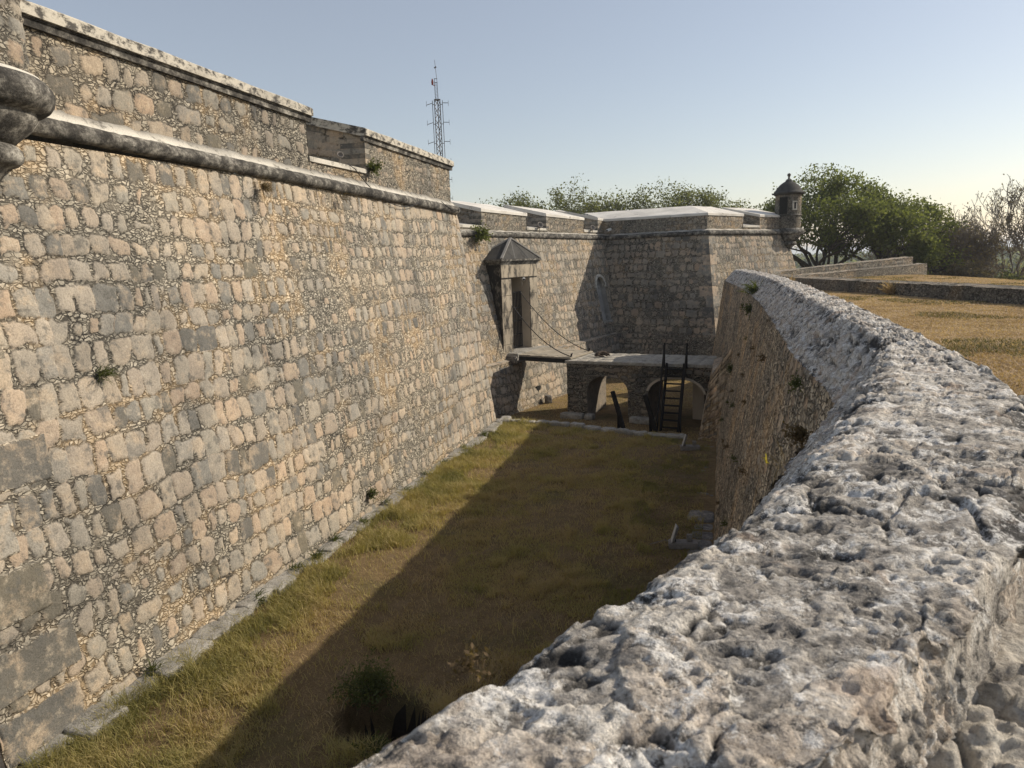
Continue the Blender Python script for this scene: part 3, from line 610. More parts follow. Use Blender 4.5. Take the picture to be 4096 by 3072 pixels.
# niche
q = MB(); c = (n_s0 + n_s1) / 2; r = (n_s1 - n_s0) / 2; ob_ = oB(n_z0) - 1.0
out2 = [(n_s0 - .02, n_z0 - .04), (n_s1 + .02, n_z0 - .04)] + [(c + (r + .02) * math.cos(R(a)), n_zs + (r + .02) * math.sin(R(a))) for a in range(0, 181, 15)]
back = [B_(s, oB(z) - .42, z) for s, z in out2]; fr = [B_(s, oB(z) + .0, z) for s, z in out2]
q.poly(back)
for i in range(len(out2)): j = (i + 1) % len(out2); q.poly([fr[i], fr[j], back[j], back[i]])
nic = q.build('niche', mat_plaster('niche_plaster', (.36, .35, .33), (.18, .175, .165), .5, .7, 2), cur)
q = MB()
for a in range(0, 180, 15):
    k = []
    for aa in (a, a + 15):
        for rr, oo in ((r - .02, .03), (r + .17, .03)):
            s_, z_ = c + rr * math.cos(R(aa)), n_zs + rr * math.sin(R(aa)); k.append((s_, z_))
    f_ = lambda sz, d: B_(sz[0], oB(sz[1]) + d, sz[1])
    q.prism([f_(k[0], -.2), f_(k[1], -.2), f_(k[3], -.2), f_(k[2], -.2)], [f_(k[0], .06), f_(k[1], .06), f_(k[3], .06), f_(k[2], .06)])
q.build('arch_ring', M['white'], nic)
q = MB(); q.prism([B_(n_s0 - .1, oB(n_z0) - .3, n_z0 - .14), B_(n_s1 + .1, oB(n_z0) - .3, n_z0 - .14), B_(n_s1 + .1, oB(n_z0) + .1, n_z0 - .14), B_(n_s0 - .1, oB(n_z0) + .1, n_z0 - .14)], [B_(n_s0 - .1, oB(n_z0) - .3, n_z0 + .04), B_(n_s1 + .1, oB(n_z0) - .3, n_z0 + .04), B_(n_s1 + .1, oB(n_z0) + .1, n_z0), B_(n_s0 - .1, oB(n_z0) + .1, n_z0)])
q.build('niche_sill', M['ledge'], nic)
# cordon + parapet of the curtain
oP = -2.18; ztB = 10.46; slB = .26; dB = 3.0
cordon('string_course', [B_(-4, oB(zcB) + .03, zcB), B_(18.2, oB(zcB) + .03, zcB - .05)], .17, cur, 14)
fillet('mortar_fillet', [B_(s, oB(zcB) + .1, zcB + .15) for s in (-4, 18)], [B_(s, oP + .0, zcB + .17) for s in (-4, 18)], cur, seed=19)
bp = lambda s, o: B_(s, o, 0)
emb = [(-4.0, -1.9), (.83, 5.9), (8.46, 14.1), (16.5, 18.45)]
P = Patches(); zsB = 9.72
P.quad(B_(-4, oP, zcB), B_(18.4, oP, zcB), B_(18.4, oP, zsB - .1), B_(-4, oP, zsB - .1), .07, 44, row=(.3, .4)); P.build('embrasure_apron', M['parapet'], cur)
for i, (a, b) in enumerate(emb):
    last = i == 3
    mm = merlon(cur, bp(a, oP), bp(b, oP), bp(a - (.35 if i else 0), oP - dB), bp(b + (.35 if not last else -dB), oP - dB), zsB - .12, zsB - .12, ztB, ztB - .08, slB, 50 + i, .07, matc='copingB', th=.17, over=.05, sides=(1, 0 if last else 1))
    if i: stripes(mm, B_, a, oP, zsB, ztB - .04, -.117, 70 + i)
    if not last: sill(cur, bp(b, oP), bp(emb[i + 1][0], oP), bp(b + .35, oP - dB), bp(emb[i + 1][0] - .35, oP - dB), zsB - .02, .16)
mm['label'] = 'short parapet block at the inner corner with the far bastion'
# gatehouse
gz0, gz1 = 2.45, 7.45; g0, g1 = .44, 4.5; d0, d1, dz = 1.5, 3.6, 6.7; og = -.75
gate = None
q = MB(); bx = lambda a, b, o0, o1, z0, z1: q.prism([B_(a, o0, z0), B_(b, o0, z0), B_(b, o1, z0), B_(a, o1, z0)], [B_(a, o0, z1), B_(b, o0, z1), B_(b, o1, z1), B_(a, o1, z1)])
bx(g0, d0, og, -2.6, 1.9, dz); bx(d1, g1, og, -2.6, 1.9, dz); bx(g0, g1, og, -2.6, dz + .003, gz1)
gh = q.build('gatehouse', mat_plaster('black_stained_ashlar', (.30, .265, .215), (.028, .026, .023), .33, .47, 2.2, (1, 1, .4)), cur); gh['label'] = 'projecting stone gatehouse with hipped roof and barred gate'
q = MB()
for (a, b) in ((g0, d0), (d1, g1)):
    z = 2.0; k = 0
    while z < dz - .1:
        h_ = .93; off = .015 * (k % 2); w0 = .004; q.prism([B_(a - w0, og + .002, z), B_(b + w0, og + .002, z), B_(b + w0, og + .02 + off, z), B_(a - w0, og + .02 + off, z)], [B_(a - w0, og + .002, z + h_ - .02), B_(b + w0, og + .002, z + h_ - .02), B_(b + w0, og + .02 + off, z + h_ - .02), B_(a - w0, og + .02 + off, z + h_ - .02)]); z += h_; k += 1
q.prism([B_(g0 - .004, og + .002, dz + .02), B_(g1 + .004, og + .002, dz + .02), B_(g1 + .004, og + .03, dz + .02), B_(g0 - .004, og + .03, dz + .02)], [B_(g0 - .004, og + .002, gz1), B_(g1 + .004, og + .002, gz1), B_(g1 + .004, og + .03, gz1), B_(g0 - .004, og + .03, gz1)])
q.build('door_surround', M['portal'], gh, bevel=.012, seg=1)
q = MB()
for e, z0, z1 in ((.05, 7.45, 7.53), (.10, 7.53, 7.60), (.16, 7.60, 7.66), (.22, 7.66, 7.76)):
    bx(g0 - e, g1 + e, og + e, -2.6, z0, z1)
q.build('cornice', M['mould'], gh)
q = MB(); E_ = .2; ap_ = B_(2.45, -1.28, 8.95); z0 = 7.765
q0 = [B_(g0 - E_, og + E_, z0), B_(g1 + E_, og + E_, z0), B_(g1 + E_, -2.7, z0), B_(g0 - E_, -2.7, z0)]
for i in range(4): q.poly([q0[i], q0[(i + 1) % 4], ap_])
q.poly(q0[::-1]); rf = q.build('roof', M['roofst'], gh)
q = MB()
for i in range(4): q.bar(Vector(q0[i]) * .99 + Vector(ap_) * .01 + Vector((0, 0, .02)), Vector(ap_) + Vector((0, 0, .03)), .14, .07)
for u in (.33, .66): q.bar(Vector(q0[0]).lerp(Vector(q0[1]), u) + Vector((0, 0, .01)), Vector(ap_) + Vector((0, 0, .0)), .035, .03)
q.build('roof_ribs', M['greyplaster'], gh)
# door passage: barred gate, dark behind, plaques
q = MB(); go = -1.36
bx(d1 - .012, d1 - .002, og - .02, -2.44, 2.4, dz - .03); bx(d0 + .002, d0 + .012, og - .02, -2.44, 2.4, dz - .03); q.build('door_reveal', M['cream'], gh); q = MB()
for i in range(13): s = d0 + .04 + i * (d1 - d0 - .08) / 12; q.tube([B_(s, go, 2.5), B_(s, go, 5.85)], .03, 5)
for z in (2.56, 3.3, 4.1, 4.9, 5.82): q.bar(B_(d0, go, z), B_(d1, go, z), .04)
q.build('gate', M['black'], gh)
q = MB(); bx(d0 + .02, d1 - .02, -2.5, -2.45, 2.4, dz - .05); q.build('passage', mat_simple('passage_plaster', (.035, .03, .024), .95, .3, 2), gh)
q = MB(); bx(d0 + .02, d0 + .9, go - .08, go - .02, 5.88, 6.3); q.build('plaque', M['whitep'], gh)
q = MB(); bx(g0 + .3, g1 + .1, .0, -2.4, 2.12, 2.44); q.build('threshold', M['ledge'], gh, bevel=.04)
q = MB(); bx(.5, 1.7, .05, -1.0, 1.85, 2.28); q.build('corbel', M['rockd'], gh, bevel=.08)
# ================================================================== FAR BASTION: flank + face
bcF = np.array([7.42, 55.35, 9.16]); cd = np.array([14.21, 51.16, 9.15]); de = np.array([22.45, 58.05, 9.15])
shC = corner_shift(211.9, 135 - .0, .2, .2)
azD = math.degrees(math.atan2(de[0] - cd[0], de[1] - cd[1])); shC = corner_shift(211.9, azD + 90, .2, .2); shE = corner_shift(azD + 90, azD, .2, .2)
shB = corner_shift(121.9, 211.9, .2, .2)
far = tag(empty('bastion', (14, 51, ZB)), 'farther stone bastion with a shaded flank and a sunlit face, behind the bridge', 'fort wall')
lo = lambda P, sh, z: edge_at(P, sh, z, 9.15)
bcx = bcF + np.array([-.55, .34, 0]) * 2
P = Patches(); ex = np.array([-.849, .528, 0]) * 1.2
P.quad(lo(bcF, shB, zl) + ex, lo(cd, shC, zl), lo(cd, shC, 9.1), lo(bcF, shB, 9.1) + ex, .06, 80, row=(.5, .64), wid=(.32, .62), cover=.2)
o2 = np.array([-.528, -.849, 0]) * .15
P.quad(lo(bcF, shB, ZB) + ex + o2, lo(cd, shC, ZB) + o2 * 1.05 + [.12, -.05, 0], lo(cd, shC, zl) + o2 + [.12, -.05, 0], lo(bcF, shB, zl) + ex + o2, .06, 81, row=(.38, .52), cover=.4)
P.quad(lo(bcF, shB, zl) + ex + o2, lo(cd, shC, zl) + o2, lo(cd, shC, zl) - o2, lo(bcF, shB, zl) + ex - o2, .12, 82, plain=True)
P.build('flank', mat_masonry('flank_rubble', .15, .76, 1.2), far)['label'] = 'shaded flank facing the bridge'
P = Patches()
P.quad(lo(cd, shC, ZB), lo(de, shE, ZB), lo(de, shE, 9.1), lo(cd, shC, 9.1), .06, 83, row=(.48, .58), wid=(.26, .46), cover=.1)
P.quad(lo(de, shE, ZB), lo(de, shE, ZB) + [-8, 8, 0], lo(de, shE, 9.1) + [-8, 8, 0], lo(de, shE, 9.1), .4, 84)
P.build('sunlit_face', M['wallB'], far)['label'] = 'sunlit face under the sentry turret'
dC = (cd - bcF)[:2]; dC /= np.linalg.norm(dC); dD = (de - cd)[:2]; dD /= np.linalg.norm(dD); nC = np.array([dC[1], -dC[0]]); nD = np.array([dD[1], -dD[0]])
def offl(d): # miter of the C and D lines moved outwards by d
    A = np.array([nC, nD]); return np.linalg.solve(A, [nC @ cd[:2] + d, nD @ cd[:2] + d])
b_corner = lambda o, d: np.linalg.solve(np.array([[.849, -.5284], nC]), [np.array([.849, -.5284]) @ B_(0, o, 0)[:2], nC @ cd[:2] + d])
pf = -.12
Fm = offl(pf); Km = offl(pf - dB); F0 = b_corner(oP, pf); K0 = b_corner(oP - dB, pf - dB)
merlon(far, F0, Fm, K0, Km, 9.25, 9.25, ztB - .08, ztB - .1, slB, 90, .07, matc='copingB', th=.17, over=.05, sides=(0, 0), label='long unbroken shaded parapet of the flank', fk=dict(cover=.5))
onD = lambda s, d: cd[:2] + dD * s + nD * d
merlon(far, Fm, onD(4.6, pf), Km, onD(4.9, pf - dB), 9.25, 9.25, ztB - .1, ztB - .12, slB, 91, .07, matc='copingB', th=.17, over=.05, sides=(0, 1))
mm = merlon(far, onD(6.9, pf), onD(10.75, pf), onD(6.5, pf - dB), onD(10.75, pf - dB), 9.25, 9.25, ztB - .12, ztB - .13, slB, 92, .07, matc='copingB', th=.17, over=.05, sides=(1, 0))
P = Patches(); P.quad(np.r_[onD(4.5, pf - .02), 9.2], np.r_[onD(7, pf - .02), 9.2], np.r_[onD(7, pf - .02), 9.6], np.r_[onD(4.5, pf - .02), 9.6], .08, 93); P.build('embrasure_apron', M['parapet'], far)
sill(far, onD(4.6, pf), onD(6.9, pf), onD(4.9, pf - dB), onD(6.5, pf - dB), 9.7, .16)
P = Patches()
for k in range(14):
    z = ZB + k * .73
    for (p, sh, dd, L) in ((cd, shC, dD, (.5, .8)[k % 2]), (cd, shC, -dC, (.9, .5)[k % 2])):
        nn = nD if dd is dD else nC
        a = lo(p, sh, z); b = lo(p, sh, min(z + .7, 9.05)); d3 = np.r_[dd * L, 0]; n3 = np.r_[nn * .02, 0]
        if dd is dD: P.quad(a + n3, a + d3 + n3, b + d3 + n3, b + n3, .08, 94 + k, plain=True)
        else: P.quad(a + d3 + n3, a + n3, b + n3, b + d3 + n3, .08, 94 + k, plain=True)
        P.A['tone'][-1][:] = (.93, .84, .5)[k % 3]
P.build('corner_stones', M['wallB'], far)
cordon('string_course', [np.r_[b_corner(oB(zcB) + .03, .03), 9.15], np.r_[offl(.05), 9.17], np.r_[onD(10.6, .05), 9.15]], .17, far, 24)
fi = [np.r_[b_corner(oB(zcB), .1), 9.32], np.r_[offl(.12), 9.34], np.r_[onD(10.6, .12), 9.32]]
fillet('mortar_fillet', fi, [np.r_[b_corner(oP, pf), 9.34], np.r_[offl(pf), 9.36], np.r_[onD(10.6, pf), 9.34]], far, seed=29)
turret(far, (de[0] + nD[0] * .05, de[1] + nD[1] * .05), .98, 9.2, 12.15, 35, 'domed sentry turret with a ball finial on the far corner', azD + 100)
q = MB(); q.poly([np.r_[Km, 10.3], np.r_[onD(10.75, pf - dB), 10.3], (8, 75, 10.3), np.r_[K0, 10.3]]); q.build('platform', M['greyplaster'], far)
# cameras and lamps on the curtain
def cctv(p, d, label):
    p = Vector(p); r_ = tag(empty('security_camera', p), label, 'security camera'); d = Vector(d).normalized()
    q = MB(); q.tube([p, p + Vector((0, 0, .35)), p + Vector((0, 0, .42)) + d * .12], .03, 6); q.build('bracket', M['conc'], r_)
    q = MB(); q.bar(p + Vector((0, 0, .5)) - d * .1, p + Vector((0, 0, .44)) + d * .42, .19, .17); h_ = q.build('camera_body', M['whitep'], r_, bevel=.03)
    q = MB(); q.bar(p + Vector((0, 0, .435)) + d * .423, p + Vector((0, 0, .434)) + d * .44, .12, .1); q.build('lens', M['black'], h_)
cctv(B_(17.3, oB(9.3) + .55, 9.28), (-.6, -.75, -.1), 'white security camera on the string course at the inner corner')
cctv(B_(3.2, -1.05, 6.2), (.3, -.9, -.2), 'white security camera inside the gate opening')
for s, lb in ((7.3, 'small pale lamp in the curtain parapet opening above the gatehouse roof'), (15.2, 'small pale lamp in the curtain parapet opening nearest the far bastion')):
    r_ = tag(empty('floodlight', B_(s, oP + .1, 9.4)), lb, 'floodlight', 'small lamps in the gun openings'); small_lamp(r_, B_(s, oP + .14, 9.38), 1.5)
#%%P3
# ================================================================== STONE BRIDGE
ZD = 2.3
G_ = frame((2.98, 37.75), 115.7); BL = 7.8; BW = 3.26; ZF = -.75
a1, a2 = (1.12, 3.36), (4.42, 7.25)
def arch_z(p, a, spring, rise): c = (a[0] + a[1]) / 2; r = (a[1] - a[0]) / 2; return spring + rise * np.sqrt(np.maximum(0, 1 - ((p - c) / r) ** 2))
br = tag(empty('stone_bridge', G_(4, -1.6, ZF)), 'low stone bridge on two arches leading to the gatehouse', 'bridge')
P = Patches()
for o, fl, sd in ((0, False, 110), (-BW, True, 120)):
    segs = [(0, a1[0], None), (a1[0], a1[1], a1), (a1[1], a2[0], None), (a2[0], a2[1], a2), (a2[1], BL, None)]
    for k, (u0, u1, a) in enumerate(segs):
        nu = max(4, int((u1 - u0) / .05)); nv = 62 if a is None else 34; u = np.linspace(u0, u1, nu)[:, None]; v = np.linspace(0, 1, nv)[None]
        zb = ZF - .2 + 0 * u if a is None else arch_z(u, a, .72, .80 if k == 1 else .84)
        Z = zb + (ZD - .16 - zb) * v; V = np.zeros((*Z.shape, 3)); g = np.array(G_(0, o, 0)); d = np.array(G_(1, o, 0)) - g
        V[:] = g; V = V + d * (u + 0 * v)[..., None]; V[..., 2] = Z
        P.grid(V, u + 0 * v, Z, sd, flip=fl, row=(.22, .42), wid=(.3, .7), cover=.9)
for a, rise in ((a1, .80), (a2, .84)):
    c = (a[0] + a[1]) / 2; r = (a[1] - a[0]) / 2
    prof = [(a[0], ZF - .2), (a[0], .0), (a[0], .72)] + [(c - r * math.cos(R(t)), .72 + rise * math.sin(R(t))) for t in range(12, 180, 12)] + [(a[1], .72), (a[1], .0), (a[1], ZF - .2)]
    for (p0, z0), (p1, z1) in zip(prof[:-1], prof[1:]):
        P.quad(G_(p0, -BW, z0), G_(p0, 0, z0), G_(p1, 0, z1), G_(p1, -BW, z1), .12, 130, plain=True); P.A['tone'][-1][:] = .55
for p, fl in ((0, 1), (BL, 0)):
    a, b = (G_(p, -BW, ZF), G_(p, 0, ZF)) if fl else (G_(p, 0, ZF), G_(p, -BW, ZF)); P.quad(a, b, np.r_[b[:2], ZD - .16], np.r_[a[:2], ZD - .16], .07, 140)
P.build('arches', mat_masonry('black_stained_rubble', .45, .62, 1.75), br)
q = MB()
for a, rise, wd in ((a2, .84, .10),):
    c = (a[0] + a[1]) / 2; r = (a[1] - a[0]) / 2
    for t in range(8, 172, 8):
        g = [(c - rr * math.cos(R(t + e)), .72 + (rise + rr - r) * math.sin(R(t + e))) for rr in (r - .02, r + wd) for e in (0, 7.6)]
        f_ = lambda k, o: G_(g[k][0], o, g[k][1]); q.prism([f_(0, -.3), f_(1, -.3), f_(3, -.3), f_(2, -.3)], [f_(0, .035), f_(1, .035), f_(3, .035), f_(2, .035)])
q.build('arch_ring', M['cream'], br)
# deck: flagstones
lst = []; rng = random.Random(3); p = -.12
while p < BL + .3:
    L = rng.uniform(.5, .85); o = .06
    while o > -BW - .05:
        w_ = min(rng.uniform(.5, 1.0), o + BW + .08)
        if w_ > .12: rough_box(lst, G_(p + L / 2, o - w_ / 2, ZD - .085 + rng.uniform(-.008, .008)), (L - .015, w_ - .015, .17), -R(115.7) + math.pi / 2, int(p * 50 + o * 9), .006, 2)
        o -= w_
    p += L
build_arrays('deck_paving', lst, M['paving'], br, smooth=False)
q = MB(); q.prism([G_(-.1, .03, ZD - .17), G_(BL + .4, .03, ZD - .17), G_(BL + .4, -BW, ZD - .17), G_(-.1, -BW, ZD - .17)], [G_(-.1, .03, ZD - .02), G_(BL + .4, .03, ZD - .02), G_(BL + .4, -BW, ZD - .02), G_(-.1, -BW, ZD - .02)]); q.build('deck_bed', M['ledge'], br)
lst = []
for k, (p, L) in enumerate(((.3, 1.3), (1.3, .5), (4.2, 1.4))): rough_box(lst, G_(p, .18, ZF + .06), (L, .5, .35), -R(115.7) + math.pi / 2, 60 + k, .05, 8)
[build_arrays('pier_footing', [x_], M['ledge'], br) for x_ in lst]
q = MB(); q.prism([G_(6.4, -1.5, ZF - .1), G_(7.0, -1.5, ZF - .1), G_(7.0, -1.62, ZF - .1), G_(6.4, -1.62, ZF - .1)], [G_(6.4, -1.5, 1.2), G_(7.0, -1.5, 1.2), G_(7.0, -1.62, 1.2), G_(6.4, -1.62, 1.2)]); q.build('partition', M['cream'], br)['label'] = 'cream plastered panel inside the right arch'
# ------------------------------------------------------------------ drawbridge
dbr = tag(empty('drawbridge', (1.8, 40, 2.4)), 'plank drawbridge between gatehouse and stone bridge, hung on two chains', 'drawbridge')
NL, FL, NR, FR = [Vector(v) for v in ((.42, 38.75, 2.50), (1.86, 41.65, 2.52), (3.22, 37.95, 2.34), (4.72, 40.55, 2.34))]
q = MB(); n = 13
for i in range(n):
    u0, u1 = (i + .03) / n, (i + .97) / n; t = Vector((0, 0, .07 + .012 * ((i * 7) % 3 - 1)))
    c = [NL.lerp(NR, u0), NL.lerp(NR, u1), FL.lerp(FR, u1), FL.lerp(FR, u0)]; q.prism([p - Vector((0, 0, .02)) for p in c], [p + t for p in c])
q.build('planks', M['plank'], dbr)
q = MB()
for u in (.015, .5, .985): a = NL.lerp(FL, u); b = NR.lerp(FR, u); q.bar(a - Vector((0, 0, .14)), b - Vector((0, 0, .14)), .14, .22)
q.build('beams', M['darkwood'], dbr)
def chain(a, b, sag, parent):
    pts = hang(a, b, sag, 90); q = MB()
    for i in range(0, 90):
        d = (pts[i + 1] - pts[i]); u = Vector((0, 0, 1)) if i % 2 else Vector((1, 0, 0)); x = d.cross(u).normalized()
        q.bar(pts[i] - d * .2 + x * .022, pts[i + 1] + d * .2 + x * .022, .02); q.bar(pts[i] - d * .2 - x * .022, pts[i + 1] + d * .2 - x * .022, .02)
    e = Vector(b); q.tube([e + Vector((0, 0, .02)), e + Vector((.02, 0, .16)), e + Vector((.06, -.02, .18))], .05, 8)
    return q.build('chain', M['black'], parent)
chain(B_(2.9, og - .25, 5.85), tuple(NR.lerp(FR, .86) + Vector((-.05, 0, .1))), .55, dbr); chain(B_(1.56, og - .05, 5.2), tuple(NR.lerp(FR, .06) + Vector((-.05, 0, .1))), .5, dbr)
# ------------------------------------------------------------------ steep stair
st = tag(empty('stair', G_(6.4, .9, ZF)), 'steep black open stair with handrails leaning on the bridge', 'stair')
sb, tt = 1.55, .06
for k, u in enumerate((5.42, 6.28)):
    a = Vector(G_(u, sb, -1.25)); b = Vector(G_(u, tt, ZD + .0)); q = MB(); q.bar(a, b, .09, .24, up=tuple(np.array(G_(0, 1, 0)) - np.array(G_(0, 0, 0)))); q.build('stringer', M['darkwood'], st)
    o = -.13 if k == 0 else .13; q = MB(); q.bar(Vector(G_(u + o, sb + .05, -.35)), Vector(G_(u + o, tt - .05, ZD + 1.02)), .07, .09); q.build('handrail', M['darkwood'], st)
    for f in (.04, .97): q = MB(); p = a.lerp(b, f); p2 = Vector(G_(u + o, 0, 0)) - Vector(G_(u, 0, 0)); q.bar(p + p2 - Vector((0, 0, .1)), p + p2 + Vector((0, 0, 1.02)), .07); q.build('post', M['darkwood'], st)
for i in range(10):
    f = (i + .6) / 10.4; c0 = Vector(G_(5.42, sb, -1.25)).lerp(Vector(G_(5.42, tt, ZD)), f); c1 = Vector(G_(6.28, sb, -1.25)).lerp(Vector(G_(6.28, tt, ZD)), f)
    q = MB(); q.bar(c0, c1, .22, .045); q.build('tread', M['darkwood'], st)
q = MB(); q.tube(hang(tuple(Vector(G_(5.30, tt, ZD + 1.0))), tuple(Vector(G_(6.40, tt, ZD + 1.0))), .05), .008, 4); q.build('rope', M['black'], st)
# black timber trestles standing behind the kerb
for k, (x, y, h_, lb) in enumerate(((5.0, 31.75, 1.62, 'black leaning timber prop left of the stair, behind the stone kerb'), (6.35, 31.1, 1.52, 'black leaning timber prop right beside the stair, behind the stone kerb'))):
    r_ = tag(empty('timber_prop', (x, y, -1.0)), lb, 'timber prop', 'black timber props')
    q = MB(); q.bar((x + .28, y - .1, -1.0), (x - .42, y + .15, h_), .2, .17); q.build('leaning_beam', M['darkwood'], r_)
    q = MB(); q.bar((x - .12, y + .3, -1.0), (x - .13, y + .3, .85), .13); q.build('post', M['darkwood'], r_)
# ------------------------------------------------------------------ dog asleep on the bridge
def skin_obj(name, nodes, edges, mat, parent=None, sub=2):
    me = bpy.data.meshes.new(name); me.from_pydata([n_[:3] for n_ in nodes], edges, []); o = link(name, me, mat, parent)
    md = o.modifiers.new('skin', 'SKIN'); sv = me.skin_vertices[0].data
    for v, n_ in zip(sv, nodes): r_ = n_[3]; v.radius = (r_, r_) if not isinstance(r_, tuple) else r_
    sv[0].use_root = True; md.use_smooth_shade = True; s = o.modifiers.new('sub', 'SUBSURF'); s.levels = sub; s.render_levels = sub
    return o
dp = Vector((4.95, 38.75, ZD + .02)); dz = lambda x, y, z, r_: (dp.x + x, dp.y + y, dp.z + z, r_)
nodes = [dz(-.18, 0, .15, (.15, .15)), dz(.0, .05, .17, (.155, .16)), dz(.17, .04, .16, (.14, .14)), dz(.29, -.03, .15, (.10, .10)), dz(.36, -.12, .12, (.085, .08)), dz(.42, -.2, .08, (.055, .05)), dz(.46, -.27, .06, (.036, .034)),
         dz(-.30, -.08, .11, (.09, .09)), dz(-.36, -.19, .05, (.03, .03)), dz(-.22, -.27, .035, (.022, .022)),
         dz(-.18, -.17, .08, (.07, .06)), dz(.0, -.24, .04, (.035, .032)), dz(.14, -.29, .03, (.028, .026)),
         dz(.24, -.17, .07, (.05, .045)), dz(.32, -.33, .035, (.03, .028)), dz(.38, -.06, .22, (.03, .02)), dz(.42, -.12, .235, (.012, .01))]
dog = skin_obj('dog', nodes, [(0, 1), (1, 2), (2, 3), (3, 4), (4, 5), (5, 6), (0, 7), (7, 8), (8, 9), (0, 10), (10, 11), (11, 12), (3, 13), (13, 14), (4, 15), (15, 16)], mat_simple('dog_fur', (.075, .055, .04), .85, .5, 9))
tag(dog, 'dark brown dog lying curled up asleep on the stone bridge', 'dog')
# ------------------------------------------------------------------ stone kerb across the moat
ks = [(-.75, 33.15), (.4, 33.2), (1.72, 32.6), (2.6, 32.1), (3.95, 31.2), (5.05, 30.25), (6.5, 29.6), (7.3, 29.2)]
lst = []; rng = random.Random(8)
for (x0, y0), (x1, y1) in zip(ks[:-1], ks[1:]):
    L = math.hypot(x1 - x0, y1 - y0); n = max(1, round(L / .75))
    for i in range(n):
        u = (i + .5) / n; l_ = L / n * rng.uniform(.85, 1.0); rough_box(lst, (x0 + (x1 - x0) * u, y0 + (y1 - y0) * u, .0 + rng.uniform(-.06, .03)), (l_ * 1.08, rng.uniform(.3, .5), rng.uniform(.28, .42)), math.atan2(y1 - y0, x1 - x0), rng.randint(0, 999), .075, 9)
kb = build_arrays('stone_kerb', lst, M['ledge']); tag(kb, 'low broken kerb of pale stones across the moat before the bridge', 'kerb')
lst = []; rough_box(lst, B_(3.2, .55, -.62), (.42, .36, .5), .4, 5, .04, 8)
tag(build_arrays('stone_block', lst, M['rockd']), 'single rough stone block at the foot of the curtain wall beside the drain hole', 'stone')
q = MB(); q.box(B_(2.9, -.06, -.1), (.3, .45, .65), -R(31.9)); h_ = q.build('drain_hole', M['void'], cur)
# ================================================================== COUNTERSCARP (near wall on the right)
W_ = lambda s, n_: np.array([math.sin(R(17)) * s + math.cos(R(17)) * n_, math.cos(R(17)) * s - math.sin(R(17)) * n_])
ZT = 6.75
ctl = [  # foot, face top, arris, outer  (far -> near)
    (W_(42.0, -1.1), W_(42.0, -.15), W_(42.0, .35), W_(42.0, 1.0)),
    (W_(32, -.45), W_(32, .60), W_(32, 1.10), W_(32, 1.7)),
    (W_(22, -.305), W_(22.5, .92), W_(22.8, 1.40), W_(23, 1.97)),
    (W_(14, -.305), W_(14.5, .93), W_(14.8, 1.42), W_(15, 1.95)),
    (W_(10, -.305), W_(10.3, .93), W_(10.6, 1.42), W_(10.8, 1.92)),
    (W_(6.6, -.33), W_(7.3, 1.02), W_(7.6, 1.39), W_(7.9, 1.86)),
    ((1.15, 5.5), (2.08, 5.06), (2.48, 4.85), (3.12, 4.42)),
    ((.05, 4.0), (1.0, 3.25), (1.32, 3.03), (2.05, 2.70)),
    ((-.6, 3.2), (.42, 2.34), (.63, 2.16), (1.22, 1.74)),
    ((-1.3, 2.5), (-.18, 1.58), (-.05, 1.44), (.62, 1.16)),
    ((-2.5, 1.25), (-1.35, .36), (-1.2, .2), (-.5, -.05)),
    ((-7.5, -1.8), (-4.4, -2.2), (-3.5, -2.3), (-2.9, -2.7)), ((-13, -8), (-9.8, -8.4), (-9, -8.5), (-8.3, -8.9))]
ctl = np.array([[np.r_[a][:2] for a in r_] for r_ in ctl], float)   # n,4,2
def catmull(C_, t):
    n = len(C_); i = np.clip(np.floor(t).astype(int), 0, n - 2); f = (t - i)[:, None, None]; g = lambda k: C_[np.clip(i + k, 0, n - 1)]
    p0, p1, p2, p3 = g(-1), g(0), g(1), g(2); return .5 * (2 * p1 + (p2 - p0) * f + (2 * p0 - 5 * p1 + 4 * p2 - p3) * f ** 2 + (3 * p1 - p0 - 3 * p2 + p3) * f ** 3)
tf = np.linspace(0, len(ctl) - 1, 4000); cf = catmull(ctl, tf); arc = np.r_[0, np.cumsum(np.linalg.norm(np.diff(cf[:, 2], axis=0), axis=1))]
def sample(ds_fn, l0, l1):
    l = [l0]
    while l[-1] < l1:
        k = np.searchsorted(arc, l[-1]); p = cf[min(k, 3999), 2]; l.append(l[-1] + ds_fn(math.hypot(p[0], p[1])))
    l = np.array(l); return l, catmull(ctl, np.interp(l, arc, tf))
cs = tag(empty('counterscarp_wall', (6, 15, 0)), 'weathered grey counterscarp wall curving from the foreground along the right side of the moat', 'stone wall')
P = Patches(); l, cc = sample(lambda d: max(.035, d * .0045), 0, arc[-1])
nv = 110; v = np.linspace(0, 1, nv)[None, :, None]
zf_, zt_ = -.3, 6.15
V = np.concatenate([cc[:, 0][:, None] * (1 - v) + cc[:, 1][:, None] * v, (zf_ + (zt_ - zf_) * v) + 0 * cc[:, 0][:, None, :1]], 2)
S = l[:, None] + 0 * v[..., 0]; Hh = (zf_ + (zt_ - zf_) * v[..., 0]) + 0 * S
d_, m_, t_2, g_ = stone_field(S.ravel(), Hh.ravel(), 150, row=(.3, .5), wid=(.25, .5), cover=1.0); d_, m_, t_2, g_ = [x.reshape(S.shape) for x in (d_, m_, t_2, g_)]
d_ = d_ + .03 * fbm(S * 3, Hh * .5, seed=151, o=4) + .012 * fbm(S * 14, Hh * 2.5, seed=152, o=2)
P.grid(V, S, Hh, 150, flip=True, field=(d_, m_, t_2, g_)); P.build('wall_face', M['scarp'], cs)
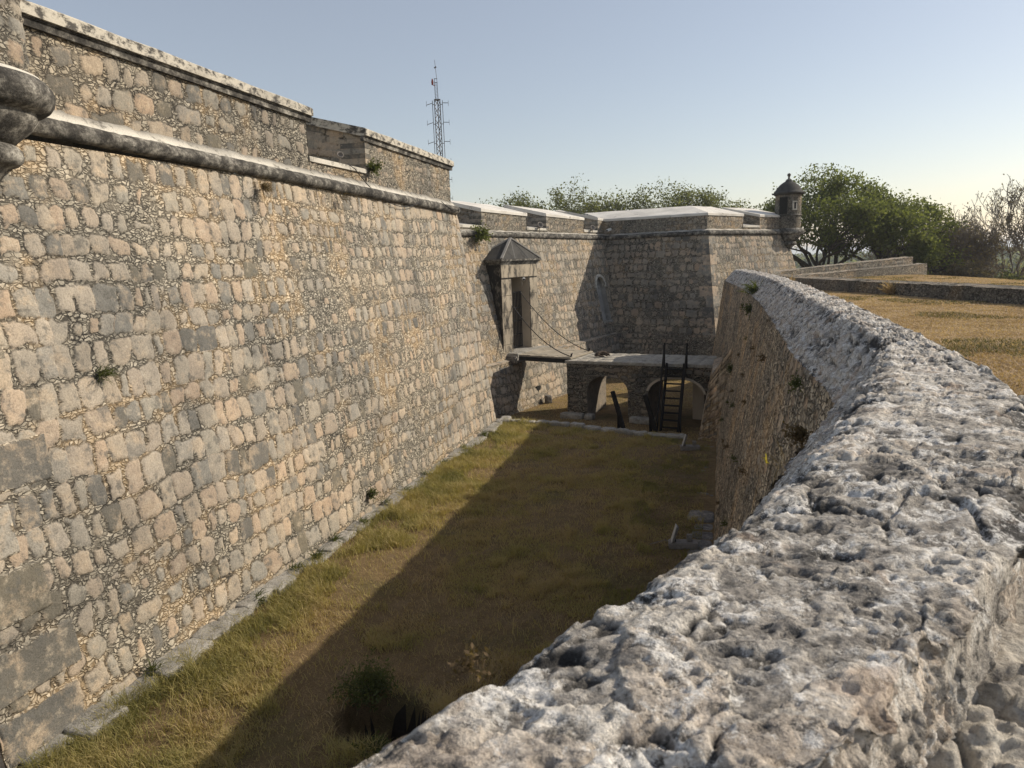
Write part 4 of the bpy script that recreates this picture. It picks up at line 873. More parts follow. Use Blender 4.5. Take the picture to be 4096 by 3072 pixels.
# top: chamfer, flat top, rough outer face
l, cc = sample(lambda d: max(.0055, d * .0042), 0, arc[-1] - 5)
qf = np.r_[np.linspace(0, 1, 46, endpoint=False), np.linspace(1, 2, 120, endpoint=False), np.linspace(2, 3, 46)]
def prof(cc, qf):
    a = cc[:, 1][:, None]; b = cc[:, 2][:, None]; c = cc[:, 3][:, None]; f = qf[None, :, None]
    o = c + (c - b) / np.linalg.norm(c - b, axis=2, keepdims=True) * .05
    xy = np.where(f < 1, a + (b - a) * f, np.where(f < 2, b + (c - b) * (f - 1), c + (o - c) * (f - 2)))
    z = np.where(f < 1, zt_ - .02 + (ZT - zt_) * f, np.where(f < 2, ZT, ZT - .55 * np.clip(f - 2, 0, 1)))[..., 0] + 0 * xy[..., 0]
    return np.concatenate([xy, z[..., None]], 2)
V = prof(cc, qf); x, y, z = V[..., 0], V[..., 1], V[..., 2]
du = np.gradient(V, axis=0); dv = np.gradient(V, axis=1); N = np.cross(dv, du); N /= np.linalg.norm(N, axis=2, keepdims=True)
N = np.where(N[..., 2:3] < -.3, -N, N)
def blur(a, k):
    for _ in range(k): a = np.concatenate([a[:, :1], (a[:, :-2] + a[:, 1:-1] * 2 + a[:, 2:]) / 4, a[:, -1:]], 1)
    return a
wq = sstep(1.75, 1.35, qf)[None, :, None]; V = blur(V, 130) * wq + blur(V, 7) * (1 - wq); N = blur(N, 130) * wq + blur(N, 10) * (1 - wq); N /= np.linalg.norm(N, axis=2, keepdims=True)
u_, v_ = S_ = (l[:, None] + 0 * x, np.where(qf < 1, qf * .75, np.where(qf < 2, .75 + (qf - 1) * .7, 1.45 + (qf - 2) * .55))[None, :] + 0 * x)
wx = u_ + .10 * vn(u_ * 3, v_ * 3, seed=160) + .03 * vn(u_ * 11, v_ * 11, seed=166); wy = v_ + .10 * vn(u_ * 3, v_ * 3, seed=161) + .03 * vn(u_ * 11, v_ * 11, seed=167)
f1, f2, ci = worley(wx * 2.3, wy * 3.0, 162); g1, g2, gi = worley(wx * 6.5, wy * 8, 163)
patch = sstep(-.08, .2, fbm(u_ * 1.1, v_ * 1.6, seed=164, o=3))
tl = lambda i_, k: np.sin(i_ * 917.3 + k)
zone = sstep(-.05, .28, fbm(u_ * 1.2, v_ * 1.7, seed=190, o=3)); big = .026 * fbm(u_ * 1.4, v_ * 1.8, seed=165, o=3)
D = big + .018 * (ci - .5) + .010 * patch * (gi - .5)
D += .03 * (tl(ci, 0) * (wx - np.round(wx * 2.3) / 2.3) + tl(ci, 2) * (wy - np.round(wy * 3) / 3))
bil = np.abs(vn(u_ * 5, v_ * 6.5, seed=180)) * .5 + np.abs(vn(u_ * 11, v_ * 13, seed=181)) * .3 + np.abs(vn(u_ * 24, v_ * 27, seed=182)) * .2
pit = fbm(u_ * 13, v_ * 15, seed=170, o=4); p2 = fbm(u_ * 34, v_ * 38, seed=175, o=3)
D += zone * (.016 * (bil - .25) + .012 * fbm(u_ * 10, v_ * 10, seed=169, o=4) - .024 * sstep(.14, .36, pit)) + (1 - zone) * (.007 * fbm(u_ * 10, v_ * 10, seed=169, o=4) - .014 * sstep(.26, .42, pit))
jn = sstep(.09, .0, f2 - f1) * sstep(-.1, .25, fbm(u_ * 2.1, v_ * 2.1, seed=168, o=2)); D -= .028 * jn + .012 * sstep(.14, .0, g2 - g1) * patch * zone
D += .010 * fbm(u_ * 28, v_ * 28, seed=172, o=4) - .008 * sstep(.15, .45, p2)
D += np.where(qf < 1.05, .040, .014)[None] * fbm(u_ * 2.6, v_ * 15, seed=191, o=4)
ed = np.exp(-((qf - 2.02) / .10) ** 2)[None] ; D = D * np.where(qf > 2.05, .6, 1)[None] + ed * (.05 * (ci - .7) + .03 * fbm(u_ * 3.3, 0 * v_, seed=173, o=3))
ed2 = np.exp(-((qf - 1.0) / .16) ** 2)[None]; D += ed2 * (.035 * fbm(u_ * 4, 0 * v_, seed=174, o=3) - .012)
V = V + N * D[..., None]
me = raw_mesh('wall_top', V.reshape(-1, 3), [grid_faces(*x.shape)[:, ::-1]], True, dict(tone=(ci * .6 + gi * .4).ravel(), pit=np.clip(.35 - 12 * (D - big) + .25 * jn, 0, 1).ravel()))
link('wall_top', me, mat_rock('coping_limestone', ((.165, .155, .145), (.43, .405, .37), (.72, .69, .64)), .40, 1.0, .8, 'pit'), cs)
# footing slabs along its foot, and the bridge abutment
lst = []; rng = random.Random(12); s = 2.0
while s < 29:
    L = rng.uniform(.6, 1.5); w_ = rng.uniform(.55, .8)
    if rng.random() < .9: p = W_(s + L / 2, -.34 - w_ / 2 + .1); rough_box(lst, (p[0], p[1], -.075 + rng.uniform(-.03, .03)), (w_, L * .98, .2), -R(17), int(s * 13), .025, 6)
    s += L
build_arrays('foot_slabs', lst, M['rockd'], cs)
P = Patches(); b0 = np.array([7.67, 29.3]); b1 = np.array([8.45, 28.9])
e = np.array([.297, .955]); tp0 = np.r_[b0 + [.75, .25] , 2.6]; tp1 = np.r_[b1 + [.75, .3], 2.9]
P.quad(np.r_[b0, -1], np.r_[b1 + [.6, -.3], -1], tp1 + [.6, -.3, 2], tp0, .07, 180, row=(.3, .5))
P.quad(np.r_[b0 + e * 5.2, -1.2], np.r_[b0, -1], tp0, tp0 + np.r_[e * 5.2, 0], .09, 181)
P.quad(tp0 + np.r_[e * 5.2, 0], tp0, tp0 + [.9, -.25, .3], tp0 + np.r_[e * 5.2, .2] + [.9, -.25, 0], .2, 182, plain=True)
far_end = cf[0]
P.quad(np.r_[far_end[0] , -1], np.r_[far_end[0] + [3.2, -.9], -1], np.r_[far_end[3] + [.6, -.2], 6.7], np.r_[far_end[1], 6.2], .08, 183, flip=True)
P.build('abutment', M['scarp'], cs)
# ================================================================== GROUNDS
def zfloor(x, y):
    z = .05 * fbm(x * .35, y * .35, seed=200, o=3) + .02 * fbm(x * 1.5, y * 1.5, seed=201, o=2)
    d = np.hypot((x + 2.35) / .80, (y - 10.88) / .68); z = z - 1.5 * sstep(1.10, .74, d + .12 * vn(x * 4, y * 4, seed=202)) + .05 * np.exp(-((d - 1.35) / .25) ** 2)
    # beyond the kerb the moat floor lies lower
    k = (x - 1.7) * .544 + (y - 32.75) * .839; k2 = np.minimum(k, (y - 33.25) + 0 * x + np.maximum(0, x - .6) * .6)
    return z - .85 * sstep(.0, .7, np.maximum(k, k2)) * 1.0
gx_ = np.r_[np.linspace(-40, -9, 16), np.arange(-8.8, -3.5, .14), np.arange(-3.45, -1.3, .045), np.arange(-1.3, 10, .14), np.linspace(10.5, 45, 40)]; gy_ = np.r_[np.linspace(-25, 7.5, 22), np.arange(7.7, 13.5, .07), np.arange(13.6, 36, .16), np.linspace(36.4, 90, 110)]
X, Y = np.meshgrid(gx_, gy_, indexing='ij'); Z = zfloor(X, Y)
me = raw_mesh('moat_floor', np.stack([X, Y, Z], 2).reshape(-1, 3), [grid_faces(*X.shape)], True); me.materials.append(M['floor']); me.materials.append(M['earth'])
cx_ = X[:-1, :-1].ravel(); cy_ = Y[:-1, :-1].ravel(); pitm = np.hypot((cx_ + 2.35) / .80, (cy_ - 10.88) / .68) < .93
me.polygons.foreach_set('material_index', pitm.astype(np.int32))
mf = bpy.data.objects.new('moat_floor', me); C.objects.link(mf); tag(mf, 'moat floor of trodden soil and dry turf', 'ground', kind='structure')
# upper ground: dry lawn on the covered way, falling away to scrubland
def zlawn(x, y):
    r = np.hypot(x, y); z = 6.22 - .010 * np.clip(r - 5, 0, 22) - .016 * np.maximum(0, r - 27) + .05 * fbm(x * .2, y * .2, seed=210, o=3) + .02 * fbm(x * 1.1, y * 1.1, seed=211, o=2)
    z = z + .25 * np.exp(-(((x - 27) / 7) ** 2 + ((y - 47) / 7) ** 2)) - .030 * np.maximum(0, x - 27 + (48 - y) * .15) ** 1.5 - .012 * np.maximum(0, y - 58) ** 1.6
    return np.maximum(z, -9 + .4 * fbm(x * .02, y * .02, seed=212, o=3))
L_ = np.array([cf[k, 3] for k in range(3999, -1, -20)]); L_ = np.concatenate([L_, [[14.2, 40.2], [16.8, 43.8], [20.5, 48], [28.5, 56.5], [38, 67], [50, 80], [80, 110]]])
al = np.r_[0, np.cumsum(np.linalg.norm(np.diff(L_, axis=0), axis=1))]; li = np.r_[np.linspace(0, al[199] , 260), np.linspace(al[199] + .3, al[-1], 120)]
bx_ = np.interp(li, al, L_[:, 0]); by_ = np.interp(li, al, L_[:, 1]); rr = np.r_[-.12, .05 * 1.055 ** np.arange(140)]; rr = np.r_[rr[0], np.cumsum(rr[1:] * .6)]
an = R(107 - 20) * np.ones_like(li); X = bx_[:, None] + np.sin(an)[:, None] * rr[None]; Y = by_[:, None] + np.cos(an)[:, None] * rr[None]; Z = zlawn(X, Y)
me = raw_mesh('lawn', np.stack([X, Y, Z], 2).reshape(-1, 3), [grid_faces(*X.shape)[:, ::-1]], True)
lw = link('lawn', me, M['lawn']); tag(lw, 'dry straw coloured lawn beyond the wall', 'ground', kind='structure')
# cobbled path behind the near wall
l, cc = sample(lambda d: max(.012, d * .006), arc[np.searchsorted(tf, 5.6)], arc[-1] - 8); ww = np.r_[np.linspace(-.02, 1.2, 150), np.linspace(1.21, 3.2, 90)]
dirn = (cc[:, 3] - cc[:, 2]) / np.linalg.norm(cc[:, 3] - cc[:, 2], axis=1, keepdims=True); V = cc[:, 3][:, None] + dirn[:, None] * ww[None, :, None]
u_ = l[:, None] + 0 * ww[None]; v_ = ww[None] + 0 * l[:, None]; wx = u_ + .06 * vn(u_ * 4, v_ * 4, seed=220); wy = v_ + .06 * vn(u_ * 4, v_ * 4, seed=221)
f1, f2, ci = worley(wx * 3.1, wy * 4.3, 222); Z = 6.47 + .03 * fbm(u_, v_, seed=223, o=2) + .05 * sstep(.0, .22, f2 - f1) * (.35 + .65 * ci) - .02 + .034 * fbm(u_ * 9, v_ * 9, seed=224, o=4) + .016 * fbm(u_ * 36, v_ * 36, seed=225, o=3) + .10 * (np.sin(ci * 917) * (wx - np.round(wx * 3.1) / 3.1) + np.sin(ci * 531) * (wy - np.round(wy * 4.3) / 4.3)) - .02 * sstep(.12, .0, f2 - f1) - .25 * sstep(5.0, 6.5, V[..., 1]) - .3 * sstep(2.6, 3.2, v_)
me = raw_mesh('cobbled_path', np.concatenate([V, Z[..., None]], 2).reshape(-1, 3), [grid_faces(*Z.shape)[:, ::-1]], True)
cp = link('cobbled_path', me, mat_rock('path_stone', ((.15, .14, .12), (.40, .365, .315), (.62, .58, .50)), .35, 1.0, .75)); tag(cp, 'worn cobbled path behind the near wall', 'path', kind='structure')
me = raw_mesh('terrain', np.array([(-6000, -200, -9.6), (6000, -200, -9.6), (6000, 7000, -9.6), (-6000, 7000, -9.6)]), [np.array([[0, 1, 2, 3]])])
tr = link('terrain', me, M['terrain']); tag(tr, 'flat scrubland to the horizon', 'terrain', kind='structure')
# ------------------------------------------------------------------ low walls on the right
ew = tag(empty('ramp_wall', (14, 32, 6)), 'long low black-topped rubble wall crossing the dry lawn', 'stone wall')
P = Patches(); ept = [(16.2, 43.6), (14.6, 36.6), (13.6, 28), (13.3, 22), (13.2, 14)]
eh = [.55, .52, .46, .42, .40]
for k in range(len(ept) - 1):
    (x0, y0), (x1, y1) = ept[k], ept[k + 1]; z0, z1 = [float(zlawn(np.array([a]), np.array([b]))[0]) for a, b in (ept[k], ept[k + 1])]
    d = np.array([x1 - x0, y1 - y0]); d /= np.linalg.norm(d); n_ = np.array([d[1], -d[0]]); w_ = .75
    f = lambda p, o, z: np.array([p[0] - n_[0] * o, p[1] - n_[1] * o, z])
    a, b = ept[k], ept[k + 1]; h0, h1 = eh[k], eh[k + 1]
    P.quad(f(a, 0, z0 - .2), f(b, 0, z1 - .2), f(b, .03, z1 + h1), f(a, .03, z0 + h0), .06, 230 + k, row=(.18, .3), wid=(.2, .5), cover=.6)
    P.quad(f(a, .03, z0 + h0), f(b, .03, z1 + h1), f(b, w_, z1 + h1 + .04), f(a, w_, z0 + h0 + .04), .08, 240 + k, row=(.3, .4), wid=(.3, .7), cover=.4)
    P.quad(f(b, w_, z1 - .2), f(a, w_, z0 - .2), f(a, w_, z0 + h0 + .04), f(b, w_, z1 + h1 + .04), .1, 250 + k)
P.build('masonry', M['low'], ew)
fw = tag(empty('traverse_wall', (26, 50, 6)), 'sunlit stepped rubble wall beside the dry mound, before the green tree', 'stone wall')
P = Patches(); fa, fb = np.array([19.5, 46.2]), np.array([30.2, 51.6]); d = (fb - fa) / np.linalg.norm(fb - fa); n_ = np.array([d[1], -d[0]])
zA, zB_ = 5.7, 6.0
f = lambda s, o, z: np.r_[fa + d * s + n_ * o, z]; LF = np.linalg.norm(fb - fa)
P.quad(f(-2, 0, 5.4), f(LF, 0, 5.0), f(LF, -.05, 6.45), f(-2, -.05, 6.05), .06, 260, row=(.22, .34), wid=(.16, .3))
P.quad(f(LF, 0, 5.0), f(LF, -1.2, 5.0), f(LF, -1.2, 6.48), f(LF, -.05, 6.45), .08, 261)
P.quad(f(-2, -.05, 6.05), f(LF, -.05, 6.45), f(LF, -.6, 6.5), f(-2, -.6, 6.1), .1, 262)
P.quad(f(-2, -.6, 5.8), f(LF - .8, -.6, 6.2), f(LF - .8, -.63, 6.95), f(-2, -.63, 6.40), .06, 263, row=(.22, .34), wid=(.16, .3))
P.quad(f(LF - .8, -.6, 6.2), f(LF - .8, -1.3, 6.2), f(LF - .8, -1.3, 6.95), f(LF - .8, -.63, 6.95), .08, 264)
P.quad(f(-2, -.63, 6.40), f(LF - .8, -.63, 6.95), f(LF - .8, -1.3, 7.0), f(-2, -1.3, 6.45), .1, 265)
P.build('masonry', mat_masonry('sunlit_low_rubble', .3, .85, .5), fw)
# ------------------------------------------------------------------ radio mast behind the fort
mp = Vector((-6.75, 78, 0)); mast = tag(empty('radio_mast', mp + Vector((0, 0, 4))), 'lattice radio mast with side aerials rising behind the left bastion', 'radio mast')
zm = 24.5; hw = .34; q = MB(); V3 = lambda x, y, z: Vector((mp.x + x, mp.y + y, z))
cs_ = [(hw * math.cos(R(a)), hw * math.sin(R(a))) for a in (210, 330, 90)]
for c in cs_: q.bar(V3(*c, 4), V3(*c, zm), .075)
z = 4
while z < zm - 1.2:
    for i in range(3): a, b = cs_[i], cs_[(i + 1) % 3]; q.bar(V3(*a, z), V3(*b, z + .6), .05); q.bar(V3(*b, z + .6), V3(*a, z + 1.2), .05)
    z += 1.2
for i in range(3): q.bar(V3(*cs_[i], zm), V3(*cs_[(i + 1) % 3], zm), .1)
q.build('lattice', M['steel'], mast)
q = MB()
for dx in (-.16, .12): q.bar(V3(dx - .02, 0, zm - .2), V3(dx - .06, 0, zm + 1.75), .05)
for k in range(12): q.bar(V3(-.18, 0, zm + .1 + k * .14), V3(.1, 0, zm + .2 + k * .14), .028)
q.bar(V3(-.22, 0, zm + 1.75), V3(.1, 0, zm + 1.7), .05); q.bar(V3(-.24, 0, zm + 2.1), V3(.1, 0, zm + 2.08), .05); q.bar(V3(-.2, 0, zm + 1.75), V3(-.2, 0, zm + 2.1), .05)
q.build('top_section', M['steel'], mast)
q = MB(); q.tube([V3(.07, 0, zm + 1.7), V3(-.08, 0, zm + 3.9)], .024, 5); q.bar(V3(-.16, 0, zm + 3.15), V3(.06, 0, zm + 3.25), .12); q.build('whip_aerial', M['steel'], mast)
q = MB(); q.tube([V3(-.42, 0, zm + 1.5), V3(-.42, 0, zm + 1.8), V3(-.42, 0, zm + 2.1)], [.1, .12, .05], 8); q.bar(V3(-.42, 0, zm + 1.5), V3(-.15, 0, zm + 1.4), .06); q.build('beacon', M['redsteel'], mast)
for sx in (-1, 1):
    q = MB(); x = sx * .52; q.bar(V3(x, 0, 8), V3(x, 0, zm - .05), .06)
    for k in range(9): q.bar(V3(x, 0, zm - .45 - k * 1.95), V3(sx * .28, 0, zm - .45 - k * 1.95), .06)
    q.build('aerial_pole', M['steel'], mast)
    for k in range(7):
        z = zm - .3 - k * 1.93; q = MB(); q.bar(V3(x, 0, z), V3(x + sx * .62, -.1, z + (-.05 if sx > 0 else -.2)), .055); q.bar(V3(x + sx * .62, -.1, z - .35), V3(x + sx * .62, -.1, z + .2), .03); q.build('side_aerial', M['steel'], mast)
# ------------------------------------------------------------------ floodlights on the moat floor
def flood(x, y, label, k_=.58):
    r_ = tag(empty('ground_floodlight', (x, y, 0)), label, 'floodlight', 'floodlights on the moat floor')
    X = lambda a, b, c: (x + a * k_, y + b * k_, c * k_)
    q = MB(); q.box(X(0, 0, .12), (1.3 * k_, .6 * k_, .3 * k_), R(-8)); q.build('concrete_base', M['conc'], r_, bevel=.02)
    k = Matrix.Rotation(R(-8), 3, 'Z') @ Matrix.Rotation(R(16), 3, 'Y'); q = MB(); q.box(X(-.36, 0, .66), (.10 * k_, .42 * k_, .72 * k_), M=k); l_ = q.build('lamp_housing', M['conc'], r_, bevel=.01)
    q = MB(); q.box(Vector(X(-.36, 0, .66)) + k @ Vector((-.06 * k_, 0, 0)), (.03 * k_, .46 * k_, .78 * k_), M=k); q.build('lamp_rim', mat_simple('dull_white_rim', (.42, .42, .41), .6, .2), l_)
    q = MB(); q.bar(X(-.36, 0, .2), X(-.36, 0, .6), .04); q.build('bracket', M['black'], r_)
    q = MB(); q.box(X(.3, .05, .42), (.24 * k_, .22 * k_, .3 * k_), R(-8)); q.build('ballast_box', M['conc'], r_, bevel=.01)
    q = MB(); q.tube([X(-.5, -.05, .2), X(-.8, .05, .35), X(-1.1, .2, .2), X(-1.5, .3, .05)], .01, 5); q.build('cable', M['conc'], r_)
flood(4.38, 17.8, 'tilted floodlight on a concrete base, the nearer one at the right side of the moat')
flood(7.0, 27.4, 'tilted floodlight on a concrete base, the farther one by the bridge abutment')
#%%VEG
# ================================================================== VEGETATION
rs = np.random.RandomState(77)
def blades(P0, Hh, lean, width, tone, name, mat, smooth=False, bend=.5):
    """N grass blades as bent two-segment strips; P0 (N,3), Hh (N), lean (N)"""
    n = len(P0); a = rs.rand(n) * 2 * math.pi; d = np.stack([np.cos(a), np.sin(a), 0 * a], 1); a2 = a + rs.uniform(.6, 2.4, n); sd = np.stack([np.cos(a2), np.sin(a2), 0 * a], 1) * (width / 2)[:, None]
    up = np.array([0, 0, 1.]); m = P0 + up * (Hh * .55)[:, None] + d * (Hh * lean * .35)[:, None]; t = P0 + up * (Hh * (1 - .35 * lean * bend))[:, None] + d * (Hh * lean)[:, None]
    V = np.stack([P0 - sd, P0 + sd, m - sd * .7, m + sd * .7, t], 1).reshape(-1, 3); b = np.arange(n) * 5
    me = raw_mesh(name, V, [np.stack([b, b + 1, b + 3, b + 2], 1), np.stack([b + 2, b + 3, b + 4], 1)], smooth, dict(tone=np.repeat(np.clip(tone, 0, 1), 5)))
    return link(name, me, mat)
def aoff(x, y): return (x + 7.08) * math.cos(R(17.3)) - (y - 12.95) * math.sin(R(17.3))      # metres from the bastion's foot
def coff(x, y): return x * math.cos(R(17)) - y * math.sin(R(17))
# turf on the moat floor
N = 620000
y = 7.5 + 26.5 * rs.rand(N) ** 1.35; x = rs.uniform(-9.5, 8.6, N)
ao = aoff(x, y); co = coff(x, y); kk = np.maximum((x - 1.7) * .544 + (y - 32.75) * .839, 0)
pd = np.hypot((x + 2.35) / .80, (y - 10.88) / .68)
den = .10 + .90 * sstep(-.22, .18, fbm(x * .8, y * .8, seed=300, o=4)); den *= np.where(co > -1.9, .55, 1)
ok = (ao > .28) & (co < -.55) & (kk <= 0.25) & (pd > 1.02) & (rs.rand(N) < den) & (y < 33.3)
x, y, ao, co, pd = x[ok], y[ok], ao[ok], co[ok], pd[ok]; n = len(x)
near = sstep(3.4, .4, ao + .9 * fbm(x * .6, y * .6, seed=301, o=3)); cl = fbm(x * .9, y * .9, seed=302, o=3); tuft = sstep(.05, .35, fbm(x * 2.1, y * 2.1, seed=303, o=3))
hh = (.035 + .04 * rs.rand(n)) * (1 + 2.0 * near * rs.rand(n) + 1.7 * tuft) + .05 * near
hh *= np.where(pd < 1.5, 1.6, 1); hh = hh * np.clip(1.25 - .35 * sstep(-3, -1, co), .5, 2)
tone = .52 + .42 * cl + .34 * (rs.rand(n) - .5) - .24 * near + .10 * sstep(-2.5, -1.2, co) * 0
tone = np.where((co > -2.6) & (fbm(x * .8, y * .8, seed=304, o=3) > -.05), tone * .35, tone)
z = zfloor(x, y)
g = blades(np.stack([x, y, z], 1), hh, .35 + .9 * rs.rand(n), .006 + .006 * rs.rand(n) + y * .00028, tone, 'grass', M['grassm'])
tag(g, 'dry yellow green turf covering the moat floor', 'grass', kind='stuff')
n = 110000; y = 31.5 + 24 * rs.rand(n) ** 1.2; x = rs.uniform(-.5, 17, n); z = zfloor(x, y); bo = (x + .01) * .849 - (y - 39.5) * .5284; gp = (x - 2.98) * .901 - (y - 37.75) * .4337; go_ = -(x - 2.98) * .4337 - (y - 37.75) * .901
ok = (z < -.6) & (bo > .5) & ~((gp > -.2) & (gp < 8.2) & (go_ > -3.4) & (go_ < .25)) & (rs.rand(n) < .3 + .7 * sstep(-.2, .2, fbm(x * .6, y * .6, seed=306, o=3))) & (coff(x, y) < .1)
x, y, z = x[ok], y[ok], z[ok]; n = len(x)
tag(blades(np.stack([x, y, z], 1), .03 + .05 * rs.rand(n), .5 + .9 * rs.rand(n), .02 + .008 * rs.rand(n), .62 + .3 * rs.rand(n), 'grass', M['grassm']), 'dry golden grass on the moat floor round and beyond the stone bridge', 'grass', kind='stuff')
# fallen leaves in the shaded corner under the counterscarp
n = 2600; s = rs.uniform(8, 28, n); o = -.9 - np.abs(rs.normal(0, 1.1, n)); px = np.sin(R(17)) * s + np.cos(R(17)) * o; py = np.cos(R(17)) * s - np.sin(R(17)) * o; pz = zfloor(px, py) + .03
a = rs.rand(n) * 6.28; L = rs.uniform(.02, .05, n); d = np.stack([np.cos(a), np.sin(a), rs.uniform(-.3, .3, n)], 1) * L[:, None]; e = np.stack([-np.sin(a), np.cos(a), rs.uniform(-.3, .3, n)], 1) * (L * .45)[:, None]; p = np.stack([px, py, pz], 1)
me = raw_mesh('fallen_leaves', np.stack([p - d, p + e, p + d, p - e], 1).reshape(-1, 3), [np.arange(n * 4).reshape(-1, 4)], False, dict(tone=np.repeat(rs.rand(n), 4)))
tag(link('fallen_leaves', me, M['dryweed']), 'scattered dry fallen leaves along the foot of the counterscarp', 'leaves', kind='stuff')
# dry lawn blades
N = 420000; r_ = 3.5 + 56 * rs.rand(N) ** 1.5; a = R(18) + rs.rand(N) * R(34); x = r_ * np.sin(a); y = r_ * np.cos(a)
lim = np.interp(y, L_[:, 1][L_[:, 1] > 2], L_[:, 0][L_[:, 1] > 2]); ex = np.interp(y, [14, 22, 28, 36.6, 44.2, 60], [13.2, 13.3, 13.6, 14.6, 16.2, 21])
ok = (x > lim + .12) & ((x < ex - .0) | (x > ex + .8)) & (y > 4.6); x, y, r_ = x[ok], y[ok], r_[ok]; n = len(x)
gr = sstep(.1, .35, fbm(x * .5, y * .5, seed=310, o=3)); tone = .55 + .5 * fbm(x * 1.2, y * 1.2, seed=311, o=2) + .5 * (rs.rand(n) - .5); tone = np.where((gr > .5) & (rs.rand(n) < .55), .1 * rs.rand(n), np.maximum(tone, .14))
g = blades(np.stack([x, y, zlawn(x, y) - .005], 1), .018 + .03 * rs.rand(n) + .035 * gr, .6 + 1.2 * rs.rand(n), .006 + r_ * .0006, tone, 'dry_lawn_grass', M['straw'])
tag(g, 'short straw coloured grass on the ground right of the wall', 'grass', kind='stuff')
# ---- trees
def grow(seed, base, trunks, lv, L0, r0, up, spread, kids, gnarl=.25, ratio=.72, minr=.008, dome=None):
    rng = random.Random(seed); tubes = []; tips = []
    def go(p, d, L, r, lev, top):
        n = 5 if lev < 2 else 4; pts = [p]; rad = [r]; dd = d.copy()
        for i in range(n):
            dd = (dd + Vector((rng.gauss(0, gnarl), rng.gauss(0, gnarl), rng.gauss(0, gnarl * .7) + up * .12))).normalized(); p2 = p + dd * (L / n)
            if dome and sum(((p2[a_] - dome[0][a_]) / (dome[1][a_] * (1 + .12 * math.sin(p2.x * 1.7 + p2.y * .9) * math.sin(p2.z * 2.1 + p2.x)))) ** 2 for a_ in (0, 1, 2)) > 1 and i > 0: break
            p = p2; pts.append(p); rad.append(max(minr, r * (1 - .45 * (i + 1) / n)))
        if len(pts) < 2: return
        tubes.append((pts, rad, lev))
        n = len(pts) - 1
        if lev >= top: tips.append((pts[-1], dd)); tips.append((pts[len(pts) // 2], dd)); return
        k = kids[min(lev, len(kids) - 1)]
        for j in range(k):
            f = rng.uniform(.45, 1.0) if j else 1.0; i = min(n, max(1, round(f * n))); q = pts[i]
            ax = Vector((rng.gauss(0, 1), rng.gauss(0, 1), rng.gauss(0, .6))).normalized(); nd = (dd + ax * spread * rng.uniform(.6, 1.2)).normalized(); nd = (nd + Vector((0, 0, up * .3))).normalized()
            go(q, nd, L * ratio * rng.uniform(.75, 1.15), max(minr, rad[i] * .72), lev + 1, top)
    for (dx, dy, d, l, r) in trunks: go(Vector(base) + Vector((dx, dy, 0)), Vector(d).normalized(), L0 * l, r0 * r, 0, lv)
    return tubes, tips
def tubes_arrays(tubes):
    V = []; F = []; off = 0
    for pts, rad, lev in tubes:
        n = (7, 6, 5, 4, 3, 3, 3, 3)[lev]; m = len(pts); P_ = np.array([tuple(p) for p in pts]); T = np.gradient(P_, axis=0); T /= np.maximum(np.linalg.norm(T, axis=1, keepdims=True), 1e-9)
        X = np.cross(T, [.31, .17, .93]); X /= np.maximum(np.linalg.norm(X, axis=1, keepdims=True), 1e-9); Y = np.cross(T, X); a = np.linspace(0, 2 * math.pi, n, endpoint=False); rr_ = np.array(rad)[:, None]
        v = P_[:, None] + X[:, None] * (rr_ * np.cos(a))[..., None] + Y[:, None] * (rr_ * np.sin(a))[..., None]; V.append(v.reshape(-1, 3))
        i = np.arange((m - 1) * n); c0 = i // n; c1 = i % n; F.append(np.stack([c0 * n + c1, c0 * n + (c1 + 1) % n, (c0 + 1) * n + (c1 + 1) % n, (c0 + 1) * n + c1], 1) + off); off += m * n
    return np.concatenate(V), np.concatenate(F)
def leaves(tips, per, size, rad, seed, stretch=1.8, droop=.2):
    r = np.random.RandomState(seed); T = np.array([tuple(p) for p, _ in tips]); T = np.repeat(T, per, 0); n = len(T)
    clump = np.repeat(r.rand(len(tips)), per); c = T + r.normal(0, rad, (n, 3)) * [1, 1, .7]
    d = r.normal(0, 1, (n, 3)); d[:, 2] -= droop; d /= np.linalg.norm(d, axis=1, keepdims=True); e = np.cross(d, r.normal(0, 1, (n, 3))); e /= np.linalg.norm(e, axis=1, keepdims=True); s = size * r.uniform(.6, 1.4, n)[:, None]
    V = np.stack([c - d * s * stretch / 2, c + e * s / 2, c + d * s * stretch / 2, c - e * s / 2], 1).reshape(-1, 3)
    tone = np.clip(.25 + .5 * clump + .3 * (r.rand(n) - .3), 0, 1); return V, np.arange(n * 4).reshape(-1, 4), np.repeat(tone, 4)
def tree(name, label, base, seed, trunks, lv, L0, r0, up, spread, kids, leafm=None, per=6, size=.12, rad=.22, bark='bark', cat='tree', group=None, crown='crown', **kw):
    root = tag(empty(name, base), label, cat, group); tubes, tips = grow(seed, base, trunks, lv, L0, r0, up, spread, kids, **kw)
    V, F = tubes_arrays(tubes); link('trunk', raw_mesh('trunk', V, [F], True), M[bark], root)
    if leafm:
        if kw.get('dome') and per < 20 and leafm == 'leaf':
            (c_, r_) = kw['dome']; rr_ = random.Random(seed); tips = [t_ for t_ in tips if (sum(((t_[0][a_] - c_[a_]) / r_[a_]) ** 2 for a_ in (0, 1, 2)) > .42 and t_[0].z > c_[2] - .12 * r_[2]) or rr_.random() < .16]
        V, F, t = leaves(tips, per, size, rad, seed + 1)
        link(crown, raw_mesh(crown, V, [F], False, dict(tone=t)), M[leafm], root)
    return root, len(tips)
rt = random.Random(5)
